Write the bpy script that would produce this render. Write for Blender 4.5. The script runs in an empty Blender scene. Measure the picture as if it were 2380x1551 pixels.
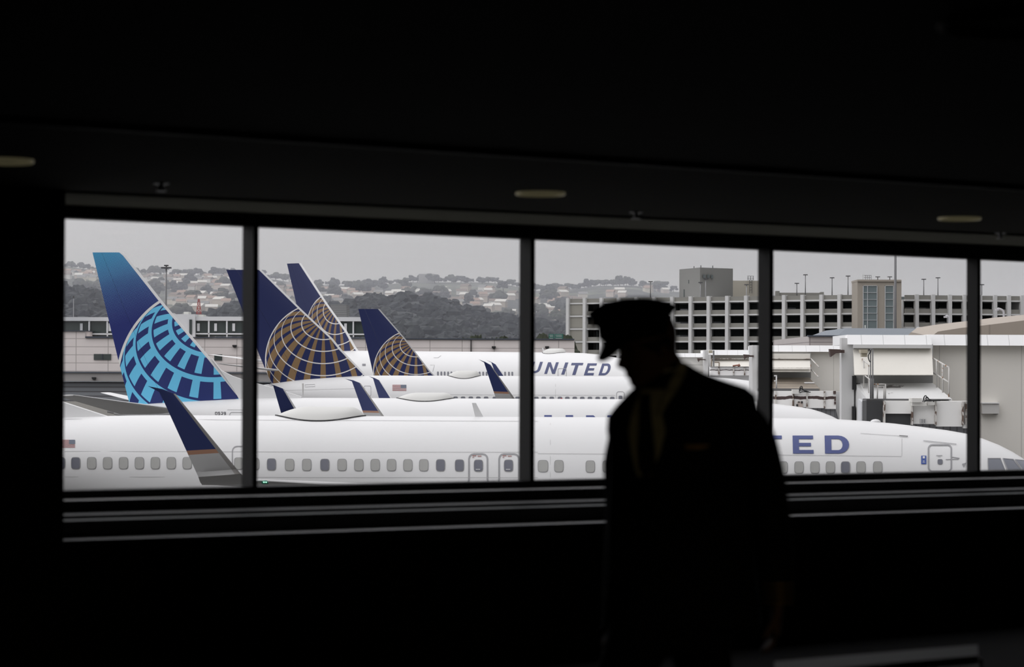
import bpy, math, random
from math import sin, cos, tan, pi, sqrt, radians as R_
from mathutils import Vector as V, Matrix, noise
random.seed(7)
SC = bpy.context.scene
COL = SC.collection
# ------------------------------------------------------------------ camera
F = 6000.0                      # focal length in pixels of the 2380 x 1551 frame
CX, CY = 1190.0, 775.5
EYE = V((0, 0, 6.95))           # eye height above the apron
PITCH = math.atan((858 - CY) / F)
ROLL = R_(0.2)
camd = bpy.data.cameras.new('camera'); cam = bpy.data.objects.new('camera', camd); COL.objects.link(cam)
camd.sensor_width = 36; camd.lens = F / 2380 * 36; camd.clip_end = 20000; camd.clip_start = .05
CM = Matrix.Rotation(pi / 2 + PITCH, 4, 'X') @ Matrix.Rotation(ROLL, 4, 'Z')
cam.matrix_world = Matrix.Translation(EYE) @ CM
camd.dof.use_dof = True; camd.dof.focus_distance = 110; camd.dof.aperture_fstop = 4.0
SC.camera = cam
CM3 = CM.to_3x3()
def ray(px, py): return CM3 @ V((px - CX, CY - py, -F))
def P(px, py, Y):               # the point of pixel (px, py) at depth Y
    r = ray(px, py); return EYE + r * (Y / r.y)
def HZ(px): return 858 + (px - CX) * tan(ROLL)
def S(Y): return F / Y
# ------------------------------------------------------------------ materials
def lin(c): return tuple(((v / 255) / 12.92 if v <= 10.3 else (((v / 255) + .055) / 1.055) ** 2.4) for v in c)
MATS = {}
def mat(name, col, rough=.6, metal=0., spec=.5, noise_amt=0., noise_scale=4., coat=0.):
    if name in MATS: return MATS[name]
    m = bpy.data.materials.new(name); m.use_nodes = True
    b = m.node_tree.nodes['Principled BSDF']
    b.inputs['Base Color'].default_value = (*col, 1); b.inputs['Roughness'].default_value = rough
    b.inputs['Metallic'].default_value = metal; b.inputs['Specular IOR Level'].default_value = spec
    if coat: b.inputs['Coat Weight'].default_value = coat
    if noise_amt:
        nt = m.node_tree; tc = nt.nodes.new('ShaderNodeTexCoord'); nz = nt.nodes.new('ShaderNodeTexNoise')
        nz.inputs['Scale'].default_value = noise_scale; nz.inputs['Detail'].default_value = 6
        nt.links.new(tc.outputs['Object'], nz.inputs['Vector'])
        mx = nt.nodes.new('ShaderNodeMix'); mx.data_type = 'RGBA'
        nt.links.new(nz.outputs['Fac'], mx.inputs['Factor'])
        mx.inputs[6].default_value = (*[min(1, v * (1 - noise_amt)) for v in col], 1)
        mx.inputs[7].default_value = (*[min(1, v * (1 + noise_amt)) for v in col], 1)
        nt.links.new(mx.outputs[2], b.inputs['Base Color'])
    MATS[name] = m; return m
class NT:                       # small helper to write node maths
    def __init__(s, m): s.t = m.node_tree; s.b = s.t.nodes['Principled BSDF']
    def coord(s, kind='Object'):
        tc = s.t.nodes.new('ShaderNodeTexCoord'); sp = s.t.nodes.new('ShaderNodeSeparateXYZ')
        s.t.links.new(tc.outputs[kind], sp.inputs[0]); s.vec = tc.outputs[kind]
        return sp.outputs[0], sp.outputs[1], sp.outputs[2]
    def m(s, op, *a, clamp=False):
        n = s.t.nodes.new('ShaderNodeMath'); n.operation = op; n.use_clamp = clamp
        for i, v in enumerate(a):
            if isinstance(v, (int, float)): n.inputs[i].default_value = v
            else: s.t.links.new(v, n.inputs[i])
        return n.outputs[0]
    def add(s, a, b): return s.m('ADD', a, b)
    def sub(s, a, b): return s.m('SUBTRACT', a, b)
    def mul(s, a, b): return s.m('MULTIPLY', a, b)
    def lt(s, a, b): return s.m('LESS_THAN', a, b)
    def gt(s, a, b): return s.m('GREATER_THAN', a, b)
    def lerp(s, a, b, lo, hi):  # a ramp of a from 0 at lo to 1 at hi is applied to b = (out0, out1)
        n = s.t.nodes.new('ShaderNodeMapRange'); s.t.links.new(a, n.inputs[0])
        for i, v in enumerate((lo, hi, b[0], b[1])): n.inputs[i + 1].default_value = v
        return n.outputs[0]
    def mix(s, f, a, b):
        n = s.t.nodes.new('ShaderNodeMix'); n.data_type = 'RGBA'
        if isinstance(f, (int, float)): n.inputs['Factor'].default_value = f
        else: s.t.links.new(f, n.inputs['Factor'])
        for i, v in ((6, a), (7, b)):
            if isinstance(v, tuple): n.inputs[i].default_value = (*v, 1)
            else: s.t.links.new(v, n.inputs[i])
        return n.outputs[2]
    def noise(s, scale, detail=6, rough=.5):
        n = s.t.nodes.new('ShaderNodeTexNoise'); n.inputs['Scale'].default_value = scale
        n.inputs['Detail'].default_value = detail; n.inputs['Roughness'].default_value = rough
        s.t.links.new(s.vec, n.inputs['Vector']); return n.outputs['Fac']
    def out(s, c): s.t.links.new(c, s.b.inputs['Base Color'])
def lines_mat(name, col, line, px=None, pz=None, w=.03, rough=.6, wz=None, off=0, noise_amt=.06):
    """paint or cladding with joints every px metres along x and every pz metres along z"""
    m = mat(name, col, rough); t = NT(m); x, y, z = t.coord()
    f = 0.
    if px: f = t.lt(t.m('PINGPONG', t.add(x, off), px / 2), w / 2)
    if pz:
        g = t.lt(t.m('PINGPONG', z, pz / 2), (wz or w) / 2); f = t.m('MAXIMUM', f, g) if px else g
    nz = t.noise(.7)
    base = t.mix(nz, tuple(v * (1 - noise_amt) for v in col), tuple(min(1, v * (1 + noise_amt)) for v in col))
    t.out(t.mix(f, base, line)); return m
def patch_mat(name, col, patch, scale=1.2, thr=.6, rough=.6, band=None, sx=1.):
    """painted metal with worn patches; band = (z0, z1) holds a broad band of wear"""
    m = mat(name, col, rough); t = NT(m); x, y, z = t.coord()
    n = t.noise(scale, 8, .62)
    f = t.gt(n, thr)
    if band:
        zc, hw = (band[0] + band[1]) / 2, (band[1] - band[0]) / 2
        d = t.m('ABSOLUTE', t.sub(t.add(z, t.mul(t.sub(n, .5), .22)), zc))
        f = t.m('MAXIMUM', f, t.lt(d, hw))
    n2 = t.noise(scale * .4)
    t.out(t.mix(f, t.mix(n2, tuple(v * .93 for v in col), col), patch)); return m
# ------------------------------------------------------------------ mesh building
class MB:
    def __init__(s): s.v = []; s.f = []; s.mi = []
    def add(s, vs, fs, mi=0):
        b = len(s.v); s.v += [V(p) for p in vs]; s.f += [tuple(i + b for i in f) for f in fs]
        s.mi += [mi] * len(fs) if isinstance(mi, int) else list(mi); return s
    def box(s, a, b, mi=0):
        x0, y0, z0 = (min(a[i], b[i]) for i in range(3)); x1, y1, z1 = (max(a[i], b[i]) for i in range(3))
        return s.hexa([(x0, y0, z0), (x1, y0, z0), (x1, y1, z0), (x0, y1, z0), (x0, y0, z1), (x1, y0, z1), (x1, y1, z1), (x0, y1, z1)], mi)
    def hexa(s, p, mi=0):
        return s.add(p, [(0, 3, 2, 1), (4, 5, 6, 7), (0, 1, 5, 4), (1, 2, 6, 5), (2, 3, 7, 6), (3, 0, 4, 7)], mi)
    def slab(s, quad, th, mi=0):   # a plate: four corners, thickness vector
        th = V(th); q = [V(p) for p in quad]
        return s.hexa(q + [p + th for p in q], mi)
    def loft(s, rings, mi=0, cap=True, closed=True):
        n = len(rings[0]); vs = [p for r in rings for p in r]; fs = []; ms = []
        for i in range(len(rings) - 1):
            for j in range(n if closed else n - 1):
                k = (j + 1) % n
                fs.append((i * n + j, i * n + k, (i + 1) * n + k, (i + 1) * n + j))
                ms.append(mi(i, j) if callable(mi) else mi)
        if cap:
            fs += [tuple(range(n - 1, -1, -1)), tuple(range((len(rings) - 1) * n, len(rings) * n))]
            m0 = mi(0, n // 2) if callable(mi) else mi; m1 = mi(len(rings) - 2, n // 2) if callable(mi) else mi
            ms += [m0, m1]
        return s.add(vs, fs, ms)
    def tube(s, pts, r, n=8, mi=0, cap=True):
        pts = [V(p) for p in pts]; rs = r if isinstance(r, (list, tuple)) else [r] * len(pts); rings = []
        for i, p in enumerate(pts):
            d = (pts[min(i + 1, len(pts) - 1)] - pts[max(i - 1, 0)]).normalized()
            a = d.cross(V((0, 0, 1)) if abs(d.z) < .9 else V((1, 0, 0))).normalized(); b = d.cross(a)
            rings.append([p + (a * cos(2 * pi * k / n) + b * sin(2 * pi * k / n)) * rs[i] for k in range(n)])
        return s.loft(rings, mi, cap)
    def lathe(s, prof, c=(0, 0, 0), n=24, mi=0, axis='Z', cap=True):  # prof: (radius, height)
        c = V(c); rings = []
        for r, h in prof:
            ring = []
            for k in range(n):
                a = 2 * pi * k / n
                ring.append(c + (V((r * cos(a), r * sin(a), h)) if axis == 'Z' else V((h, r * cos(a), r * sin(a)))))
            rings.append(ring)
        return s.loft(rings, mi, cap)
    def prism(s, poly, th, mi=0):  # flat outline (list of 3D points) pushed along th
        th = V(th); n = len(poly); a = [V(p) for p in poly]
        fs = [tuple(range(n - 1, -1, -1)), tuple(range(n, 2 * n))] + [(i, (i + 1) % n, n + (i + 1) % n, n + i) for i in range(n)]
        return s.add(a + [p + th for p in a], fs, mi)
    def build(s, name, mats, parent=None, off=None, smooth=False, angle=None, recalc=True):
        me = bpy.data.meshes.new(name)
        o3 = V(off) if off is not None else V((0, 0, 0))
        me.from_pydata([p - o3 for p in s.v], [], s.f)
        for m in (mats if isinstance(mats, (list, tuple)) else [mats]): me.materials.append(m)
        me.polygons.foreach_set('material_index', s.mi)
        if recalc:
            import bmesh
            bm = bmesh.new(); bm.from_mesh(me); bmesh.ops.recalc_face_normals(bm, faces=bm.faces); bm.to_mesh(me); bm.free()
        if smooth:
            me.polygons.foreach_set('use_smooth', [True] * len(me.polygons))
            if angle: me.set_sharp_from_angle(angle=R_(angle))
        me.update()
        o = bpy.data.objects.new(name, me); COL.objects.link(o)
        if parent is not None: o.parent = parent
        return o
def thing(name, label, cat, loc=(0, 0, 0), rz=0, group=None):
    o = bpy.data.objects.new(name, None); COL.objects.link(o); o.empty_display_size = .3
    o.location = loc; o.rotation_euler = (0, 0, rz); o['label'] = label; o['category'] = cat
    if group: o['group'] = group
    return o
def tag(o, label, cat, group=None, kind=None):
    o['label'] = label; o['category'] = cat
    if group: o['group'] = group
    if kind: o['kind'] = kind
    return o
def struct(o, label=None):
    o['kind'] = 'structure'
    if label: o['label'] = label
    return o
def interp(tab, x):
    if x <= tab[0][0]: return tab[0][1]
    for (a, b), (c, d) in zip(tab, tab[1:]):
        if x <= c: return b + (d - b) * (x - a) / (c - a)
    return tab[-1][1]
def smooth_tab(tab, x):         # Catmull-Rom through the table
    if x <= tab[0][0]: return tab[0][1]
    if x >= tab[-1][0]: return tab[-1][1]
    for i in range(len(tab) - 1):
        if x <= tab[i + 1][0]:
            x0, y0 = tab[i]; x1, y1 = tab[i + 1]
            def slope(k):
                if k <= 0 or k >= len(tab) - 1: return (tab[min(k + 1, len(tab) - 1)][1] - tab[max(k - 1, 0)][1]) / (tab[min(k + 1, len(tab) - 1)][0] - tab[max(k - 1, 0)][0])
                a = (tab[k][1] - tab[k - 1][1]) / (tab[k][0] - tab[k - 1][0]); b = (tab[k + 1][1] - tab[k][1]) / (tab[k + 1][0] - tab[k][0])
                return 0 if a * b <= 0 else 2 * a * b / (a + b)
            h = x1 - x0; t = (x - x0) / h; m0, m1 = slope(i) * h, slope(i + 1) * h
            return (2*t**3 - 3*t*t + 1) * y0 + (t**3 - 2*t*t + t) * m0 + (-2*t**3 + 3*t*t) * y1 + (t**3 - t*t) * m1
def subst(cur, n):              # polyline resampled by Catmull-Rom for round tubes
    out = []
    for i in range(len(cur) - 1):
        p0, p1, p2, p3 = (V(cur[max(0, min(len(cur) - 1, i + k))]) for k in (-1, 0, 1, 2))
        for k in range(n):
            t = k / n; out.append(.5 * ((2 * p1) + (p2 - p0) * t + (2 * p0 - 5 * p1 + 4 * p2 - p3) * t * t + (3 * p1 - p0 - 3 * p2 + p3) * t ** 3))
    out.append(V(cur[-1])); return out
# ------------------------------------------------------------------ colours
WHITE = mat('aircraft_white', (.705, .705, .705), .38, spec=.3, noise_amt=.03, noise_scale=.6)
GREYP = mat('aircraft_grey', (.40, .40, .40), .45)
NAVY = mat('winglet_navy', (.024, .034, .112), .4, spec=.25)
BARE = mat('bare_leading_edge', (.27, .26, .25), .4, metal=.3)
COPPER = mat('copper_stripe', (.32, .17, .11), .5)
DARK = mat('black_rubber', (.012, .012, .013), .6)
STEEL = mat('steel', (.35, .35, .36), .35, metal=.8)
PANE = mat('cabin_pane', (.13, .135, .165), .3)
SHADE = mat('cabin_shade', (.36, .36, .345), .5)
WRIM = mat('window_rim', (.24, .24, .24), .5)
LETTER = mat('lettering_blue', (.045, .065, .21), .4)
OUTLN = mat('door_outline', (.30, .30, .31), .5)
SEAM = mat('panel_seam', (.42, .42, .42), .5)
# ------------------------------------------------------------------ aircraft
NOSE_TOP = [(0, 2.55), (.12, 2.2), (.4, 1.98), (.8, 1.78), (1.1, 1.62), (1.69, 1.19), (2.3, .84), (2.9, .60), (3.45, .44), (4.8, .245), (6.15, .10), (7.8, .01), (9, 0)]
NOSE_BOT = [(0, 2.7), (.12, 2.95), (.4, 3.2), (1, 3.5), (2.5, 3.84), (5, 4.0), (8, 4.01)]
NOSE_HW = [(0, .06), (.12, .36), (.4, .66), (1, 1.0), (2, 1.34), (3, 1.55), (5, 1.79), (7, 1.88)]
class Plane:
    def __init__(s, name, label, nose, yaw, L, zc, W=3.76, H=4.01, k=1., tilt=0., dm=19.5, taildrop=.75, fus_mat=None):
        s.L, s.zc, s.W, s.H, s.k, s.dm, s.td = L, zc, W, H, k, dm, taildrop
        h = V((cos(yaw), sin(yaw), 0))
        loc = V((nose[0], nose[1], 0)) - h * dm
        s.root = thing(name, label, 'airplane', loc, yaw)
        s.root.rotation_euler = (0, tilt, yaw)
        s.M = Matrix.Translation(loc) @ Matrix.Rotation(yaw, 4, 'Z') @ Matrix.Rotation(tilt, 4, 'Y')
        s.I = s.M.inverted(); s.I3 = s.I.to_3x3()
        s.fuselage(fus_mat or WHITE)
    def crown(s, d):
        k = s.k
        if d < 9 * k: return s.zc - smooth_tab(NOSE_TOP, d / k) * s.H / 4.01
        t = max(0, (d - (s.L - 11 * k)) / (11 * k)); return s.zc - s.td * t ** 2.2
    def keel(s, d):
        k = s.k; H = s.H
        if d < 8 * k: return s.zc - smooth_tab(NOSE_BOT, d / k) * H / 4.01
        t = max(0, (d - (s.L - 14 * k)) / (14 * k)); full = s.zc - H; end = s.zc - s.td - .42 * k
        u = .55 * t ** 1.6 + .45 * t * t * (3 - 2 * t); return full + (end - full) * u
    def hw(s, d):
        k = s.k
        if d < 7 * k: return smooth_tab(NOSE_HW, d / k) * s.W / 3.76
        t = max(0, (d - (s.L - 13 * k)) / (13 * k)); return s.W / 2 * (1 - .9 * t ** 1.7)
    def ysurf(s, d, z):         # half width of the skin at station d and height z
        a, b = s.crown(d), s.keel(d); q = (z - (a + b) / 2) / max(.01, (a - b) / 2)
        return s.hw(d) * sqrt(max(0, 1 - q * q))
    def ztop(s, d, y):
        a, b = s.crown(d), s.keel(d); q = y / s.hw(d)
        return (a + b) / 2 + (a - b) / 2 * sqrt(max(0, 1 - q * q))
    def loc(s, d, y, z): return V((s.dm - d, y, z))
    def fuselage(s, m):
        k = s.k; ds = [0, .05, .12, .25, .4, .6, .8, 1.1, 1.4, 1.7, 2, 2.4, 2.9, 3.4, 4, 4.8, 5.6, 6.5, 7.5, 9]
        ds = [d * k for d in ds]; d = ds[-1]
        while d < s.L - 14 * k: d += 2.2; ds.append(d)
        ds = [q for q in ds if q < s.L - 14 * k] + [s.L - 14 * k + 14 * k * i / 20 for i in range(21)]
        rings = []
        for d in ds:
            a, b, w = s.crown(d), s.keel(d), s.hw(d)
            rings.append([s.loc(d, w * sin(2 * pi * j / 56), (a + b) / 2 + (a - b) / 2 * cos(2 * pi * j / 56)) for j in range(56)])
        MB().loft(rings).build('fuselage', m, s.root, smooth=True, angle=60)
        d0 = s.L
        MB().tube([s.loc(d0 - .02, 0, (s.crown(d0) + s.keel(d0)) / 2), s.loc(d0 + .35 * k, 0, (s.crown(d0) + s.keel(d0)) / 2 + .03)], [.17 * k, .13 * k], 16).build('exhaust_pipe', GREYP, s.root, smooth=True, angle=50)
    def pl(s, px, py, y=0.):    # pixel -> local point on the plane y = const
        o = s.I @ EYE; r = s.I3 @ ray(px, py); return o + r * ((y - o.y) / r.y)
    def ps(s, px, py, eps=.015):  # pixel -> local point on the near skin
        y = -s.W / 2
        for _ in range(14):
            p = s.pl(px, py, y); d = min(max(s.dm - p.x, .02), s.L - .02)
            y = .35 * y - .65 * s.ysurf(d, p.z)
        a, b = s.crown(d), s.keel(d)
        n = V((0, p.y / s.hw(d) ** 2, (p.z - (a + b) / 2) / ((a - b) / 2) ** 2)).normalized()
        return p + n * eps
    def decal(s, name, quads, m, parent=None, eps=.015, sub=3, mi=None):
        b = MB()
        for qi, q in enumerate(quads):
            n = sub; g = []
            for i in range(n + 1):
                for j in range(n + 1):
                    u, v = i / n, j / n
                    px = (q[0][0] * (1 - u) + q[1][0] * u) * (1 - v) + (q[3][0] * (1 - u) + q[2][0] * u) * v
                    py = (q[0][1] * (1 - u) + q[1][1] * u) * (1 - v) + (q[3][1] * (1 - u) + q[2][1] * u) * v
                    g.append(s.ps(px, py, eps))
            fs = [(i * (n + 1) + j, (i + 1) * (n + 1) + j, (i + 1) * (n + 1) + j + 1, i * (n + 1) + j + 1) for i in range(n) for j in range(n)]
            b.add(g, fs, mi[qi] if mi else 0)
        return b.build(name, m, parent or s.root, smooth=True)
    def window(s, px, py, w, h, dark=False, rim=1.2, parent=None, name='cabin_window'):
        N = 20
        def ring(f, e):
            out = []
            for k in range(N):
                a = 2 * pi * k / N; c, q = cos(a), sin(a); p = .5
                out.append(s.ps(px + (w / 2 + f) * abs(c) ** p * (1 if c > 0 else -1), py + (h / 2 + f) * abs(q) ** p * (1 if q > 0 else -1), e))
            return out
        o, i = ring(rim, .012), ring(0, .014)
        b = MB(); b.add(o + i, [(k, (k + 1) % N, N + (k + 1) % N, N + k) for k in range(N)], 0)
        b.add(i, [tuple(range(N))], 1)
        ob = b.build(name, [WRIM, PANE if dark else SHADE], parent or s.root)
        ob['label'] = 'dark cabin window with the shade up' if dark else 'cabin window with the pale shade pulled down'
        return ob
    def stroke(s, name, pts, w, m, parent=None, eps=.013, closed=False, sub=3):
        P2 = [V((p[0], p[1])) for p in pts]; n = len(P2); L, Rr = [], []
        for i in range(n):
            a = P2[(i - 1) % n] if closed or i else P2[i]; c = P2[(i + 1) % n] if closed or i < n - 1 else P2[i]
            d = (c - a).normalized(); q = V((-d.y, d.x)) * w / 2; L.append(P2[i] + q); Rr.append(P2[i] - q)
        qs = [(L[i], L[(i + 1) % n], Rr[(i + 1) % n], Rr[i]) for i in range(n if closed else n - 1)]
        return s.decal(name, qs, m, parent, eps, sub)
    def door(s, x0, y0, x1, y1, w=4, r=12, inset=3, m=None, name='service_door', open_bottom=False):
        pts = []
        for cx, cy, a0 in ((x1 - r, y0 + r, -90), (x1 - r, y1 - r, 0), (x0 + r, y1 - r, 90), (x0 + r, y0 + r, 180)):
            for k in range(6): a = R_(a0 + 90 * k / 5); pts.append((cx + r * cos(a), cy + r * sin(a)))
        return s.stroke(name, pts, w, m or OUTLN, closed=True)
    def letters(s, items, m=None, name='lettering', eps=.016):
        for ch, x0, x1, y0, y1, sl in items:
            o = s.decal('letter', [[(x0 + (x1 - x0) * u + sl * v, y1 + (y0 - y1) * v) for u, v in q] for q in glyph(ch)], m or LETTER, eps=eps, sub=3)
            o['label'] = 'blue painted capital letter ' + ch
    def flag(s, x0, y0, x1, y1, red=None):
        qs, mi = [], []
        h = (y1 - y0) / 13
        for i in range(0, 13, 2):
            xr = x1 if i > 6 else x0 + (x1 - x0) * .6
            qs.append([(x0, y0 + h * i), (xr, y0 + h * i), (xr, y0 + h * (i + 1)), (x0, y0 + h * (i + 1))]); mi.append(0)
        qs.append([(x0 + (x1 - x0) * .6, y0), (x1, y0), (x1, y0 + 7 * h), (x0 + (x1 - x0) * .6, y0 + 7 * h)]); mi.append(1)
        return s.decal('flag_decal', qs, [mat('flag_red', (.33, .12, .12)), mat('flag_blue', (.11, .13, .17))], mi=mi, sub=2)
    def fin(s, LE, TE, ztop, zbase, m, strip=.2, tc=.085, le_mat=None, name='tail_fin'):
        LE = sorted([(p.z, p.x) for p in (s.pl(*q) for q in LE)]); TE = sorted([(p.z, p.x) for p in (s.pl(*q) for q in TE)])
        ext = lambda t, z: interp(t, z) if t[0][0] <= z <= t[-1][0] else ((t[0][1] + (t[1][1] - t[0][1]) / (t[1][0] - t[0][0]) * (z - t[0][0])) if z < t[0][0] else (t[-1][1] + (t[-1][1] - t[-2][1]) / (t[-1][0] - t[-2][0]) * (z - t[-1][0])))
        zs = sorted(set([zbase + (ztop - zbase) * i / 10 for i in range(11)] + [z for z, _ in LE + TE if zbase < z < ztop]))
        for part in (0, 1):
            rings = []
            for z in zs:
                xl, xt = ext(LE, z), ext(TE, z); c = xl - xt; hinge = .70 * c
                st = [0, strip * .25, strip, .25 * c, .45 * c, hinge] if part == 0 else [hinge + .01, .85 * c, c]
                c = max(c, .05); th = [min(1, sqrt(max(0, q) / (.3 * c))) * tc * c * .5 * (1 if q < .3 * c else max(.05, 1 - max(0, (q - .3 * c) / (.7 * c)) ** 1.2)) for q in st]
                ring = [V((xl - q, t, z)) for q, t in zip(st, th)] + [V((xl - q, -t, z)) for q, t in list(zip(st, th))[::-1]]
                if part == 0: ring = ring[:-1] if th[0] < 1e-4 else ring
                rings.append(ring)
            n = len(rings[0])
            mi = (lambda i, j: 1 if (j < 2 or j >= n - 2) else 0) if part == 0 else 0
            MB().loft(rings, mi).build(name if part == 0 else 'rudder', [m, le_mat or WHITE], s.root, smooth=True, angle=25)
    def fairing(s, poly, th=.16, m=None, name='dorsal_fin'):
        pts = [s.pl(*q) for q in poly]
        return MB().prism([p + V((0, -th / 2, 0)) for p in pts], (0, th, 0)).build(name, m or WHITE, s.root)
    AF = [(0, 0), (.012, .3), (.05, .58), (.13, .85), (.3, 1), (.5, .86), (.75, .5), (1, .04)]
    @classmethod
    def section(c, le, te, n, t):
        le, te, n = V(le), V(te), V(n).normalized(); ch = (te - le).length
        up = [le + (te - le) * q + n * (f * t * ch / 2) for q, f in c.AF]; lo = [le + (te - le) * q - n * (f * t * ch / 2) for q, f in c.AF[1:]]
        return up + lo[::-1]
    def wing(s, side, wl, y0, d_root=13.0, c_root=7.6, z_root=None, winglet=True, le_mat=None, stripe=True, cant=.35, le_tip=None):
        """wl: pixels of the winglet: le_b, te_b, le_t, te_t, tip; y0: span station of its foot"""
        sg = -1 if side == 'near' else 1
        zr = z_root if z_root is not None else s.zc - 3.35
        at = lambda q, f: s.pl(q[0], q[1], sg * (y0 + cant * f))
        lb, tb, lt, tt, tip = at(wl['le_b'], 0), at(wl['te_b'], 0), at(wl['le_t'], 1), at(wl['te_t'], 1), at(wl['tip'], 1.1)
        zt = min(lb.z, tb.z) - .5
        ltip = V((lb.x + .55, sg * (y0 - 1.0), zt)); ttip = V((tb.x - .05, sg * (y0 - 1.0), zt))
        if le_tip: ltip = s.pl(le_tip[0], le_tip[1], sg * (y0 - 1.0)); zt = ltip.z; ttip.z = zt - .1
        xr = s.dm - d_root
        secs = [s.section((xr + 1.6, 0, zr), (xr - c_root, 0, zr + .05), (0, 0, 1), .13),
                s.section((xr, sg * 1.8, zr + .12), (xr - c_root, sg * 1.8, zr + .15), (0, 0, 1), .13)]
        f = (6.2 - 1.8) / (y0 - 2.8); zk = zr + .12 + (zt - zr - .12) * f; xk = xr + (ltip.x - xr) * f
        secs.append(s.section((xk, sg * 6.2, zk), (xr - c_root + .15, sg * 6.2, zk), (0, 0, 1), .115))
        secs.append(s.section(ltip, ttip, (0, 0, 1), .10))
        w = MB().loft(secs).build('wing', GREYP, s.root, smooth=True, angle=40)
        if not winglet: return w
        mid = lambda f: (s.section(ltip.lerp(lb, f) + V((0, 0, -(f * (1 - f)) * .35)), ttip.lerp(tb, f) + V((0, 0, -(f * (1 - f)) * .35)), (0, -sg * sin(f * pi / 2), cos(f * pi / 2)), .095))
        rows = [s.section(ltip, ttip, (0, 0, 1), .10), mid(.35), mid(.7), s.section(lb, tb, (0, sg * 1, -.15), .085)]
        names = ['g', 'g', 'g']
        fr = [.10, .26, .31, .5, .75, 1.] if stripe else [.1, .26, .31, .5, .75, 1.]
        for q in fr:
            rows.append(s.section(lb.lerp(lt, q), tb.lerp(tt, q) + V((0, 0, 0)), (0, 1, -.12), .08)); names.append('g' if stripe and q <= .27 else ('c' if stripe and q <= .32 else 'n'))
        rows.append(s.section(lt.lerp(tip, .45) + V((0, 0, .03)), tt.lerp(tip, .45), (0, 1, -.12), .07)); names.append('n')
        rows.append(s.section(lt.lerp(tip, .93), tt.lerp(tip, .96), (0, 1, -.12), .05)); names.append('n')
        ix = {'g': 1, 'c': 2, 'n': 0}; n = len(rows[0])
        mi = lambda i, j: ix[names[i]] if not (2 < i < len(names) - 2 and (j < 3 or j >= n - 3)) else 3
        MB().loft(rows, mi).build('winglet', [NAVY, GREYP, COPPER, le_mat or BARE], w, smooth=True, angle=40)
        return w
    def stab(s, side, le_r, te_r, le_t, te_t):
        MB().loft([s.section(le_r, te_r, (0, 0, 1), .10), s.section(V(le_r).lerp(V(le_t), .5), V(te_r).lerp(V(te_t), .5), (0, 0, 1), .09), s.section(le_t, te_t, (0, 0, 1), .08)]).build('horizontal_stabilizer', WHITE, s.root, smooth=True, angle=40)
    def std_stabs(s, d=None, z=None, span=7.1, rise=.9):
        d = d or s.L - 6.3; z = z or s.zc - 1.05; x = s.dm - d
        for sg in (-1, 1):
            s.stab(sg, (x, sg * .3, z), (x - 4.2, sg * .3, z + .05), (x - 4.4, sg * span, z + rise), (x - 5.9, sg * span, z + rise))
    def dome(s, px0, px1, hgt, hw=.72, name='antenna_dome'):
        d0, d1 = s.dm - s.pl(px0, 900).x, s.dm - s.pl(px1, 900).x; c, hl = (d0 + d1) / 2, abs(d0 - d1) / 2
        NU, NV = 28, 14; vs = []; edge = []
        for i in range(NU + 1):
            u = -1 + 2 * i / NU; wid = hw * max(0, 1 - abs(u) ** 2.2) ** .75 + .004
            for j in range(NV + 1):
                v = -1 + 2 * j / NV; d = c - u * hl; y = v * wid
                h = hgt * (max(0, sin(pi / 2 * min(1, (1 + u) / .75))) ** .9) * (max(0, sin(pi / 2 * min(1, (1 - u) / .34))) ** .8) * max(0, 1 - v * v) ** .55
                vs.append(s.loc(d, y, s.ztop(d, y) - .01 + max(0, h)))
            edge.append(s.loc(c - u * hl, -wid, s.ztop(c - u * hl, wid) + .01))
        fs = [(i * (NV + 1) + j, (i + 1) * (NV + 1) + j, (i + 1) * (NV + 1) + j + 1, i * (NV + 1) + j + 1) for i in range(NU) for j in range(NV)]
        o = MB().add(vs, fs).build(name, mat('dome_paint', (.60, .598, .575), .5), s.root, smooth=True)
        MB().tube(edge, .028, 6).build('dome_gasket', DARK, o)
        return o
    def blade(s, px0, px1, ptop0, ptop1, ybase, ytop, name='blade_antenna'):
        pts = [s.pl(px0, ybase), s.pl(px1, ybase), s.pl(ptop1, ytop), s.pl(ptop0, ytop)]
        b = min(p.z for p in pts[:2]); 
        for p in pts[:2]: p.z = s.crown(s.dm - p.x) - .03
        return MB().prism([p + V((0, -.03, 0)) for p in pts], (0, .06, 0)).build(name, mat('antenna_paint', (.6, .6, .6), .5), s.root)
    def gear(s, r=.56):
        k = s.k
        for d, ys, nm in ((4.6 * k, (0,), 'nose_gear'), (s.dm, (-2.86 * k, 2.86 * k), 'main_gear')):
            for y in ys:
                rr = r * (1 if y else .62) * k; zt = s.keel(d) + .25 if not y else s.zc - 3.2 * s.H / 4.01
                g = MB().tube([s.loc(d, y, rr), s.loc(d, y, zt)], .11 * k, 10).build(nm, STEEL, s.root, smooth=True, angle=50)
                for q in (-.36 * k, .36 * k):
                    MB().tube([s.loc(d, y + q - .15 * k, rr), s.loc(d, y + q - .13 * k, rr), s.loc(d, y + q + .13 * k, rr), s.loc(d, y + q + .15 * k, rr)], [rr * .8, rr, rr, rr * .8], 20).build('wheel', DARK, g, smooth=True, angle=40)
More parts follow.
